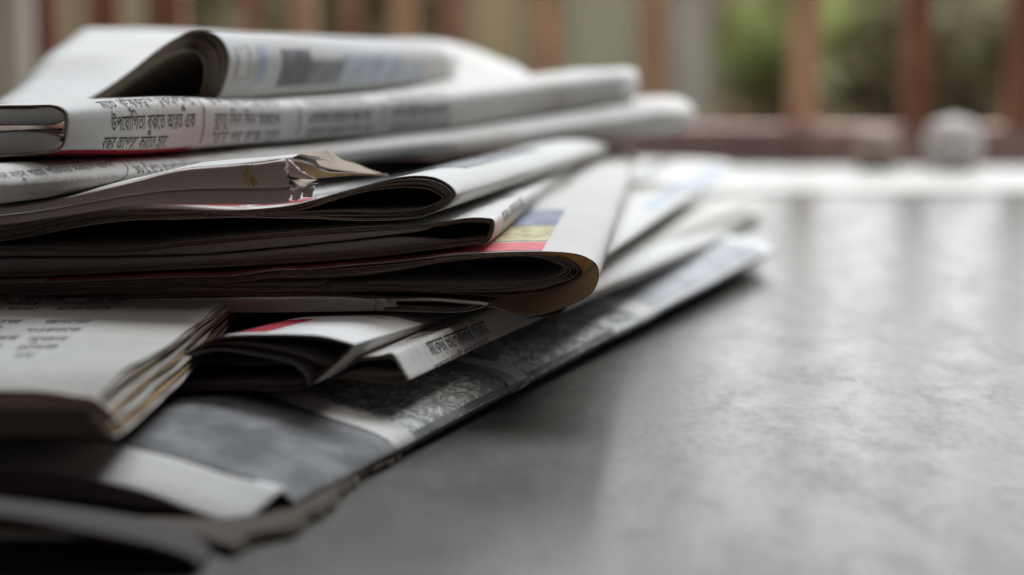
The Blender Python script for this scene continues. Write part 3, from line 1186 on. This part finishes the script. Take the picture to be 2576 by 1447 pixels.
# ---- E: the big open loop
nE, fE = (1500, 690, 0.500), (1602, 395, 0.80)
E_ = paper('newspaper with the largest open loop and a wide white fold, brown outer leaf', nE, fE)
oE = [(-800, 735), (-400, 728), (0, 714), (270, 704), (450, 696), (580, 694)] + C(4, (0, 772), (200, 766), (500, 738), (800, 712), (1000, 690), (1180, 668), (1400, 658), (1600, 653), (1800, 656), (1950, 672), (2050, 718), (2082, 775),
      (2075, 850), (2030, 930), (1900, 1000), (1750, 1050), (1620, 1070), (1540, 1062), (1430, 1020), (1200, 985), (900, 960), (600, 946), (300, 936), (0, 935)) + \
     [(450, 746), (200, 752), (0, 758), (-400, 770), (-800, 775)]
mE = [(-800, 742), (-400, 735), (0, 721), (270, 711), (450, 704), (580, 702)] + C(4, (0, 790), (200, 784), (500, 762), (800, 735), (1000, 708), (1200, 684), (1400, 673), (1600, 668), (1780, 682), (1880, 715), (1935, 755), (1948, 785),
      (1925, 820), (1850, 850), (1720, 890), (1600, 906), (1450, 915), (1200, 915), (900, 910), (600, 905), (300, 905), (0, 910)) + \
     [(450, 738), (200, 743), (0, 748), (-400, 760), (-800, 765)]
iE = [(-800, 752), (-400, 746), (0, 733), (270, 723), (450, 715), (580, 713)] + C(4, (0, 828), (200, 826), (500, 812), (800, 772), (1000, 732), (1250, 700), (1450, 686), (1600, 684), (1720, 700), (1820, 738), (1870, 765), (1880, 780),
      (1860, 800), (1790, 835), (1690, 862), (1580, 875), (1400, 882), (1100, 878), (800, 876), (500, 880), (200, 888), (0, 888)) + \
     [(450, 728), (200, 733), (0, 739), (-400, 752), (-800, 757)]
PAPER_E = newsprint('newsprint_thin_cover', (0.74, 0.72, 0.69), trans=0.24, tcol=(0.62, 0.40, 0.22))
eo, eS = fold(E_, nE, fE, oE, mats=(PAPER_E,), thick=0, seed=70, n1=70, n2=60, m=20, kz=0.75, jit=0.0010, ragged=0.0004)
fold(E_, nE, fE, oE, mE, .80, (PAPER_K, EDGE_D), seed=71, n1=60, n2=50, m=10, kz=0.75, start=.0006, jit=.001)
fold(E_, nE, fE, oE, mE, 1.0, (PAPER, EDGE), seed=72, n1=60, n2=50, m=10, kz=0.75, start=.0003, jit=.001, ragged=.0004)
for k, ww in enumerate((.33, .66, 1)):
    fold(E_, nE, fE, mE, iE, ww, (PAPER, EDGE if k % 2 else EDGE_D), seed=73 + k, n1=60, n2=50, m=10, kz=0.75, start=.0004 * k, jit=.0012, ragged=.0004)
rim = [[eS.g[i][0] + eS.normal(eS.s[i], .001) * d for d in (.00002, -.00026)] for i in range(eS.n)]
grid_mesh('cut_edge', Surf(rim), E_, (EDGE,), thick=0)
# extra leaves packed in the left half
for k in range(5):
    y0 = 722 + k * 6.5
    ln = [(-800, y0 + 22), (-300, y0 + 14), (0, y0 + 6), (200, y0 + 1 + 2 * math.sin(k * 2)), (420, y0 - 3), (620, y0 - 4 + 3 * math.sin(k)), (800 + 40 * k, y0 - 6 + k * 4), (805 + 40 * k, y0 - 5.5 + k * 4)]
    fold(E_, nE, fE, ln, mats=(PAPER, EDGE if k % 2 else EDGE_D), seed=80 + k, n1=50, n2=4, m=6, start=.0002 * k, jit=.0014, ragged=.0005)
# print on its top: red band, picture, blue panel
red_a = eS.find(*C(4, (1180, 652))[0])
red_b = eS.find(*C(4, (1745, 600))[0])
decal(E_, eS, None, None, RED_L, st=(red_a[0] - .10, red_b[1] - .0135, red_b[0], red_b[1] + .0015), ns=30)
oc = eS.find(*C(4, (1800, 490))[0])
decal(E_, eS, None, None, OCHRE, 'printed_picture', st=(red_b[0] - .075, red_b[1] + .004, red_b[0], oc[1]), ns=24)
bl = eS.find(*C(4, (1865, 385))[0])
decal(E_, eS, None, None, BLUEG, 'printed_picture', st=(red_b[0] - .075, oc[1] + .001, red_b[0], bl[1]), ns=24)
decal(E_, eS, None, None, PAPER_TW, 'printed_text', st=(red_b[0] - .10, bl[1] + .006, red_b[0] - .004, bl[1] + .14), ns=24)

# ---- D: square-cornered fold under the upper loop
nD, fD = (1240, 580, 0.505), (1462, 415, 0.74)
D_ = paper('newspaper folded to a square open corner between the two open loops', nD, fD)
oD = [(-800, 640), (-400, 630), (0, 622), (310, 625), (450, 610), (690, 588), (880, 573)] + C(4, (900, 482), (1100, 455), (1260, 434), (1380, 440), (1404, 452), (1410, 490), (1395, 555), (1362, 604), (1335, 612), (1300, 606), (1000, 642), (600, 692), (0, 732)) + \
     [(450, 678), (200, 690), (0, 698), (-400, 705), (-800, 710)]
iD = [(-800, 650), (-400, 640), (0, 632), (310, 635), (450, 621), (690, 600), (880, 586)] + C(4, (900, 508), (1100, 482), (1240, 464), (1360, 468), (1380, 480), (1384, 500), (1372, 545), (1348, 578), (1325, 586), (1290, 584), (1000, 620), (600, 672), (0, 712)) + \
     [(450, 671), (200, 683), (0, 691), (-400, 698), (-800, 703)]
do, dS = fold(D_, nD, fD, oD, mats=(PAPER_W, EDGE), seed=100, n1=50, n2=44, m=18, kz=.85)
fold(D_, nD, fD, oD, iD, .5, (PAPER_P, EDGE), seed=101, n1=44, n2=40, m=8, kz=.85, start=.0006)
fold(D_, nD, fD, oD, iD, 1, (PAPER_P, EDGE_D), seed=102, n1=44, n2=40, m=8, kz=.85, start=.0010)
lineA = [(-800, 665), (-400, 660), (0, 653), (270, 652), (550, 642), (880, 609), (1000, 596), (1055, 588)]
topA = [(-800, 641), (-400, 631), (0, 624), (310, 627), (450, 613), (690, 591), (880, 577), (1120, 560)]
ribbon(D_, nD, fD, topA, lineA, 0.0022, (PAPER, EDGE), seed=104, setback=.007)
lineB0 = [(-800, 668), (-400, 663), (0, 656), (270, 655), (550, 645), (880, 613), (1010, 601), (1190, 616)]
lineB = [(-800, 705), (-400, 700), (0, 693), (270, 686), (550, 670), (880, 650), (1010, 633), (1190, 618)]
ribbon(D_, nD, fD, lineB0, lineB, 0.0024, (PAPER, EDGE), seed=105, setback=.006)
write(D_, dS, 'খবর এলাকার কথা', C(4, (1465, 440))[0], C(4, (1600, 330))[0], 0.0028, mat=INK_G)
write(D_, dS, 'দাম বছর', C(4, (1330, 370))[0], C(4, (1520, 285))[0], 0.0026, mat=INK_G)

# ---- C: upper open loop
nC, fC = (1140, 490, 0.500), (1525, 372, 0.745)
Cn = paper('newspaper with the upper open loop and wavy layered cut edges', nC, fC)
oC = C(3, (-2300, 800), (-1000, 740), (0, 655), (350, 585), (700, 520), (1000, 505), (1280, 508), (1700, 518), (2000, 497)) + \
     C(4, (150, 345), (350, 290), (550, 235), (750, 185), (900, 168), (1020, 180), (1110, 222), (1156, 270), (1154, 310), (1100, 365), (1000, 415), (900, 440), (700, 455), (500, 456), (250, 440), (0, 436)) + \
     C(3, (1700, 572), (1300, 588), (1000, 592), (700, 622), (400, 672), (0, 745), (-1000, 840), (-2300, 900))
iC = C(3, (-2300, 840), (-1000, 785), (0, 700), (350, 630), (700, 566), (1000, 548), (1280, 546), (1700, 552), (2000, 540)) + \
     C(4, (150, 388), (350, 325), (550, 270), (750, 242), (880, 236), (990, 248), (1060, 285), (1078, 300), (1068, 325), (1000, 360), (920, 384), (850, 393), (700, 402), (500, 400), (250, 402), (0, 410)) + \
     C(3, (1700, 558), (1300, 556), (1000, 560), (700, 586), (400, 640), (0, 712), (-1000, 800), (-2300, 860))
CT = newsprint('newsprint_top_text', (0.64, 0.62, 0.59), text=(0.0040, False, 0.8))
co, cS = fold(Cn, nC, fC, oC, mats=(PAPER_W, EDGE_L), seed=110, n1=70, n2=60, m=20, kz=.9, jit=.0010, ragged=.0003)
for k, ww in enumerate((.2, .4, .6, .8, 1)):
    fold(Cn, nC, fC, oC, iC, ww, (PAPER, EDGE if k % 2 == 0 else EDGE_D), seed=111 + k, n1=64, n2=54, m=9, kz=.9, jit=.0014, ragged=.0004, start=.0002 * k)
ra = cS.find(*C(3, (1150, 480))[0])
rb = cS.find(*C(3, (2100, 470))[0])
decal(Cn, cS, None, None, RED, st=(ra[0], ra[1] + .0035, rb[0] + .004, ra[1] + .02), ns=30)
ta = cS.find(*C('B', (1500, 900))[0])
tb = cS.find(*C(4, (860, 130))[0])
decal(Cn, cS, None, None, PAPER_TW, 'printed_text', st=(ta[0], .008, tb[0] - .004, .20), ns=30, nt=30)
for a, c, mt in ((C('B', (1560, 850))[0], C('B', (1900, 780))[0], DGREY), (C('B', (1640, 770))[0], C('B', (2120, 730))[0], MGREY),
                 (C(2, (640, 930))[0], C(2, (1000, 900))[0], MGREY)):
    decal(Cn, cS, a, c, mt, 'printed_picture', lift=.0002)

# ---- N4: newspaper with the torn corner
nN, fN = (740, 430, 0.492), (1180, 330, 0.70)
N4 = paper('newspaper with a torn ragged corner and a scrap of yellow print', nN, fN)
n4r, n4F = ribbon(N4, nN, fN, [(-800, 560), (-300, 535), (0, 520), (150, 500), (330, 458)] + C('B', (-800, 520), (0, 440), (600, 390), (850, 355), (1050, 322)),
       [(-800, 585), (-300, 560), (0, 540), (150, 520), (330, 488)] + C('B', (-800, 850), (0, 822), (600, 815), (900, 805), (1190, 792)),
       0.0022, (PAPER_P, EDGE_L), n=80, k=11, torn=0.0012, seed=120)
ribbon(N4, nN, fN, [(-800, 588), (-300, 563), (0, 543), (150, 523), (330, 492)] + C('B', (-800, 862), (0, 834), (600, 828), (900, 818), (1210, 806)),
       [(-800, 610), (-300, 580), (0, 565), (150, 545), (330, 516)] + C('B', (-800, 1100), (0, 1105), (500, 1110), (900, 1100), (1160, 1062)),
       0.0020, (PAPER_P, EDGE_L), n=80, k=11, torn=0.0012, seed=121)
write(N4, n4F, 'ঝ', C('B', (310, 610))[0], C('B', (545, 605))[0], 0.0021, axis='s', up=-1, mat=YEL)
write(N4, n4F, 'ণ', C('B', (350, 770))[0], C('B', (520, 768))[0], 0.0012, axis='s', up=-1, mat=YEL)
# top leaf running back from the bright edge
Wn, Dn, hn = frame_of(nN, fN)
topU = resample(spline([(-800, 560), (-300, 535), (0, 520), (150, 500), (330, 458)] + C('B', (-800, 520), (0, 440), (600, 390), (850, 355), (1045, 325))), 50)
grid = []
for i, q in enumerate(topU):
    p = at_plane(q.x, q.y, Wn, hn)
    row = []
    for j in range(10):
        t = j / 9
        d = t * (0.020 + 0.055 * (1 - i / 49))
        r = p + hn * d
        r.z += 0.0008 * math.sin(t * 3) + 0.0003 * nz(r.x * 80, r.y * 80) - 0.002 * t * t
        if i == 49:
            r.x += 0.0012 * random.uniform(-1, 1) + t * .004
        row.append(r)
    grid.append(row)
n4o, n4S = (lambda s: (grid_mesh('sheet', s, N4, (PAPER_W, EDGE_L)), s))(Surf(grid))
scrap(N4, C('B', (1045, 325), (1110, 350), (1180, 430), (1270, 500), (1310, 575), (1370, 560), (1420, 620), (1520, 660), (1620, 690), (1450, 668), (1140, 640), (1080, 530), (1090, 430)), 0.4925,
      (0.004, 0.001), (PAPER_P, EDGE_L), seed=2, jag=0.8)
scrap(N4, C('B', (1160, 870), (1220, 820), (1350, 830), (1480, 750), (1620, 740), (1470, 805), (1340, 865), (1290, 1000), (1230, 1050), (1150, 1030)), 0.4915, (0.004, 0), (PAPER_P, EDGE_L), seed=3, jag=0.8)
scrap(N4, C('B', (1340, 860), (1460, 800), (1540, 790), (1510, 900), (1490, 985), (1330, 985)), 0.4935, (0.003, 0), (PAPER_B, EDGE_L), seed=5, jag=0.8)
scrap(N4, C('B', (1150, 690), (1350, 680), (1560, 695), (1480, 745), (1350, 820), (1215, 812)), 0.4955, (0.004, -.01), (PAPER_B, EDGE_L), seed=6, jag=1.0)
topL = C('B', (1190, 300), (1300, 262), (1450, 236), (1620, 222), (1760, 190), (1880, 275), (2050, 360), (2250, 420), (2480, 505), (2800, 592))
midL = C('B', (1185, 340), (1300, 330), (1450, 330), (1620, 380), (1760, 395), (1880, 430), (2050, 470), (2250, 505), (2480, 552), (2800, 598))
botL = C('B', (1180, 372), (1300, 385), (1450, 425), (1620, 490), (1760, 530), (1880, 548), (2050, 560), (2250, 572), (2480, 588), (2800, 604))
lowL = C('B', (1270, 500), (1330, 560), (1450, 610), (1620, 630), (1760, 622), (1880, 615), (2050, 610), (2250, 610), (2480, 612), (2800, 612))
RAGL = random.Random(8)
PAPER_F2 = newsprint('newsprint_tan_flap', (0.40, 0.33, 0.26), trans=0.15)
patch(N4, [[(b_[0], b_[1], .499 + i * .004), (m_[0], m_[1], .5035 + i * .004), (t_[0] + RAGL.uniform(-1, 1), t_[1] + RAGL.uniform(-1.6, 1.6), .510 + i * .004)]
           for i, (t_, m_, b_) in enumerate(zip(topL, midL, botL))], (PAPER_F2, EDGE_L), per=6, wav=.0012, name='torn_flap', seed=3, thick=.0001)
patch(N4, [[(l_[0], l_[1], .5045 + i * .004), ((l_[0] + b_[0]) / 2, (l_[1] + b_[1]) / 2, .5025 + i * .004), (b_[0], b_[1] - 2, .4985 + i * .004)]
           for i, (l_, b_) in enumerate(zip(lowL, botL))], (PAPER_K, EDGE_L), per=6, wav=.0007, name='torn_flap', seed=4, thick=.0001)
# fibres sticking out of the tear
for k in range(26):
    fx, fy = rnd.choice([(1080, 430), (1060, 500), (1130, 660), (1270, 490), (1370, 560), (1460, 610), (1550, 660), (1160, 880), (1300, 950), (1490, 770), (1530, 830), (1040, 320), (550, 420), (20, 440)])
    fx += rnd.uniform(-35, 35)
    fy += rnd.uniform(-20, 20)
    a = at_y(*C('B', (fx, fy))[0], 0.4895)
    d = Vector((rnd.uniform(-1, 1), -.3, rnd.uniform(-.2, 1))).normalized() * rnd.uniform(.0006, .0016)
    sd = Vector((0, -.4, 1)).cross(d).normalized() * .00004
    o_ = root_of(N4)
    me = bpy.data.meshes.new('paper_fibre')
    me.from_pydata([tuple(v - o_) for v in (a - sd, a + sd, a + d * .6 + sd, a + d, a + d * .6 - sd, a + Vector((0, .00006, 0)))], [], [(0, 1, 2, 3, 4), (1, 0, 5), (2, 1, 5), (4, 5, 0), (3, 2, 5), (3, 5, 4)])
    link('paper_fibre', me, N4, (EDGE_L,))

# ---- N3: newspaper under the top roll
kz3 = lambda t: 1 - 1.6 * t + 1.85 * t * t
n3, f3 = (-240, 481, 0.456), (1742, 281, 0.80)
N3 = paper('newspaper with a faint line reading soldiers, directly under the roll with clear Bengali text', n3, f3)
o3 = [(-900, 470), (-600, 445), (-400, 425), (-290, 428), (-245, 455), (-228, 487), (-245, 522), (-290, 545), (-400, 555), (-600, 565), (-900, 585)]
i3 = [(-900, 485), (-600, 462), (-400, 446), (-305, 450), (-275, 467), (-263, 487), (-275, 508), (-305, 525), (-400, 535), (-600, 545), (-900, 565)]
PAPER_F = newsprint('newsprint_faint_text', text=(0.0042, True, 0.22))
n3o, s3 = fold(N3, n3, f3, o3, mats=(PAPER_F, EDGE), seed=130, n1=36, n2=36, m=26, kz=kz3, wav=.0006, sag=.0016)
fold(N3, n3, f3, o3, i3, .5, (PAPER, EDGE), seed=131, n1=24, n2=24, m=14, kz=kz3, sag=.0016)
fold(N3, n3, f3, o3, i3, 1, (PAPER, EDGE), seed=132, n1=24, n2=24, m=14, kz=kz3, sag=.0016)
write(N3, s3, 'soldiers everywhere', C('A', (1525, 920))[0], C('A', (2300, 870))[0], 0.0042, mat=INK_G)
write(N3, s3, words(7, rnd), C('A', (-300, 1050))[0], C('A', (1300, 880))[0], 0.0024, mat=INK_G)

bub = resample(spline(C('A', (1330, 862), (1400, 868), (1450, 905), (1462, 950), (1440, 1010), (1390, 1050), (1300, 1078))), 26)
st_ = [s3.find(q.x, q.y) for q in bub]
vv, ff = [], []
for k, (a, c) in enumerate(st_):
    for d in (-.00012, .00012):
        vv.append(tuple(s3.pos(a + d * .6, c + d) + s3.normal(a, c) * .0001 - root_of(N3)))
    if k:
        ff.append((2 * k - 2, 2 * k - 1, 2 * k + 1, 2 * k))
me = bpy.data.meshes.new('printed_outline')
me.from_pydata(vv, [], ff)
link('printed_outline', me, s3.owner, (INK_G,))

# ---- T1: top roll with the readable text
kzT = lambda t: 1 + 0.25 * math.exp(-((t - .12) / .1) ** 2) - 0.25 * math.exp(-1.44) + 0.2 * t
sagT = lambda t: 0.0034 * math.sin(math.pi * t) ** 1.5
nT, fT = (165, 318, 0.500), (1605, 212, 0.775)
T1 = paper('rolled newspaper on top showing three clear lines of Bengali text along its fold', nT, fT)
oT = [(-520, 300), (-250, 290)] + C('A', (-250, 215), (0, 205), (350, 200), (560, 196), (680, 222), (745, 275), (766, 340), (768, 430), (760, 530), (742, 620), (705, 690), (600, 745), (300, 785), (0, 800), (-400, 820)) + [(-520, 412)]
iT = [(-520, 312), (-250, 300)] + C('A', (-250, 250), (0, 238), (350, 236), (540, 214), (650, 242), (728, 292), (744, 345), (738, 430), (690, 540), (640, 522), (540, 500), (350, 487), (100, 495), (0, 500), (-400, 520)) + [(-520, 345)]
TT = newsprint('newsprint_text_on_roll', (0.64, 0.625, 0.60))
t1o, tS = fold(T1, nT, fT, oT, mats=(TT, EDGE_D), seed=140, n1=44, n2=44, m=30, kz=kzT, sag=sagT, wav=.0005)
fold(T1, nT, fT, oT, iT, .45, (PAPER, EDGE_D), seed=141, n1=36, n2=30, m=14, kz=kzT, start=.0004, sag=sagT)
fold(T1, nT, fT, oT, iT, 1, (PAPER, EDGE_D), seed=142, n1=36, n2=30, m=14, kz=kzT, start=.0002, sag=sagT)
ribbon(T1, nT, fT, C('A', (-900, 540), (-400, 522), (0, 503), (350, 490), (560, 512), (690, 545), (725, 575)), C('A', (-900, 810), (-400, 795), (0, 775), (350, 755), (560, 725), (690, 680), (735, 620)), .0014, (PAPER, EDGE_D), seed=143)
ribbon(T1, nT, fT, C('A', (-900, 285), (-400, 262), (0, 240), (350, 238), (520, 215), (660, 250)), C('A', (-900, 470), (-400, 460), (0, 450), (350, 445), (500, 435), (650, 370)), .0008, (PAPER, EDGE_D), seed=144, setback=.004, name='inner_fold')
s2, t2 = tS.find(*C('A', (1270, 415))[0])
te = tS.find(*C('A', (2235, 410))[0])[1]
rows = (s2 - .0050, s2, s2 + .0044)
write(T1, tS, 'মেতা কৃিষক{লয}াণ {পর}ক{লপ}গুিলর', None, None, 0.0034, st=(rows[0], t2 - .002, rows[0], te + .001))
write(T1, tS, 'উপেযািগতা বুঝেত অ{নত}ত এক', None, None, 0.0031, st=(rows[1], t2, rows[1], te))
write(T1, tS, 'বছর অেপ{কষ}া করেত হেব।', None, None, 0.0031, st=(rows[2], t2 - .002, rows[2], te - .010))
# next columns, going out of focus
colw = te - t2 + .004
for c_ in range(3):
    t0 = te + 0.008 + c_ * (colw + .006)
    for sm in rows:
        write(T1, tS, words(4, rnd), None, None, 0.0031, st=(sm, t0, sm, t0 + colw - rnd.uniform(0, .008)), mat=INK_G)
    decal(T1, tS, None, None, INK_G, 'column_rule', st=(rows[0] - .002, t0 - .0046, rows[2] + .001, t0 - .0042), ns=12, nt=1)
rr0 = tS.find(*C('A', (1000, 712))[0])
decal(T1, tS, None, None, RED, st=(rr0[0], max(.0005, rr0[1] - .02), rr0[0] + .008, te + .002), ns=8)

# ---- N1: open roll at the back with printed panels
n1_, f1_ = (570, 170, 0.570), (1150, 160, 0.735)
N1 = paper('loosely rolled newspaper with a dark open end and grey blue printed panels', n1_, f1_)
o1 = C(1, (520, 640), (690, 560), (900, 420), (1150, 225), (1330, 112), (1420, 82), (1540, 88), (1630, 145), (1682, 250), (1682, 350), (1650, 470), (1600, 570), (1500, 640))
i1 = C(1, (600, 660), (760, 570), (960, 420), (1180, 270), (1320, 215), (1400, 220), (1450, 250), (1488, 310), (1498, 370), (1495, 430), (1475, 510), (1440, 580), (1380, 640))
N1M = newsprint('newsprint_panel_roll', (0.62, 0.61, 0.60))
n1o, s1 = fold(N1, n1_, f1_, o1, mats=(N1M, EDGE), seed=150, n1=36, n2=30, m=20, kz=.75)
for k, ww in enumerate((.25, .5, .75, 1)):
    fold(N1, n1_, f1_, o1, i1, ww, (PAPER_B, EDGE if k % 2 else EDGE_D), seed=151 + k, n1=34, n2=26, m=8, kz=.75, start=.0003 * k)
for x0, x1, mt, y0, y1 in ((1880, 1930, BLUEP, 190, 470), (2060, 2240, DGREY, 215, 480), (2290, 2480, MGREY, 300, 470), (2520, 2900, BLUEP, 260, 450), (2950, 3080, BLUEP, 330, 430), (1720, 1850, PAPER_TW, 190, 450)):
    a = s1.find(*C(1, (x0, y0))[0])
    c = s1.find(*C(1, (x1, y1))[0])
    decal(N1, s1, None, None, mt, 'printed_panel', st=(a[0], a[1], max(c[0], a[0] + .004), c[1]), ns=10)

# ---- N0: raised flap lying on top at the back
N0 = thing('newspaper', 'opened newspaper with a broad blank white flap raised at the back of the pile', 'newspaper', at_y(500, 250, 0.62), GROUP)
ctrl = [[(-30, 268, 0.575), (45, 215, 0.61), (130, 130, 0.66), (215, 72, 0.72), (230, 85, 0.80)],
        [(250, 268, 0.585), (300, 205, 0.62), (380, 130, 0.665), (430, 76, 0.725), (440, 90, 0.80)],
        [(560, 262, 0.63), (610, 205, 0.66), (650, 140, 0.70), (690, 88, 0.74), (700, 100, 0.81)],
        [(850, 255, 0.66), (880, 205, 0.69), (900, 150, 0.72), (920, 100, 0.76), (930, 108, 0.82)],
        [(1150, 240, 0.70), (1140, 200, 0.73), (1130, 150, 0.755), (1120, 106, 0.79), (1130, 114, 0.83)],
        [(1420, 235, 0.72), (1380, 210, 0.75), (1340, 190, 0.775), (1300, 166, 0.81), (1300, 170, 0.84)]]
n0o, s0 = patch(N0, ctrl, (PAPER_W, EDGE), seed=7)
patch(N0, ctrl, (PAPER, EDGE), seed=7.2, drop=.0012)
patch(N0, ctrl, (PAPER, EDGE), seed=7.5, drop=.0026)

for nm, sp in (('T1', nT), ('C', nC), ('D', nD), ('E', nE), ('I', nI), ('H', nH), ('J', nJ), ('N4', nN), ('N3', n3), ('F1', nF1), ('F2', nF2), ('K', nK), ('R', nR)):
    print('near', nm, tuple(round(v, 4) for v in at_y(*sp)))
for nm, sp in (('T1', fT), ('C', fC), ('D', fD), ('E', fE), ('I', fI), ('H', fH), ('J', fJ), ('N4', fN), ('N3', f3), ('F1', fF1), ('F2', fF2), ('K', fK), ('R', fR)):
    print('far', nm, tuple(round(v, 4) for v in at_y(*sp)))
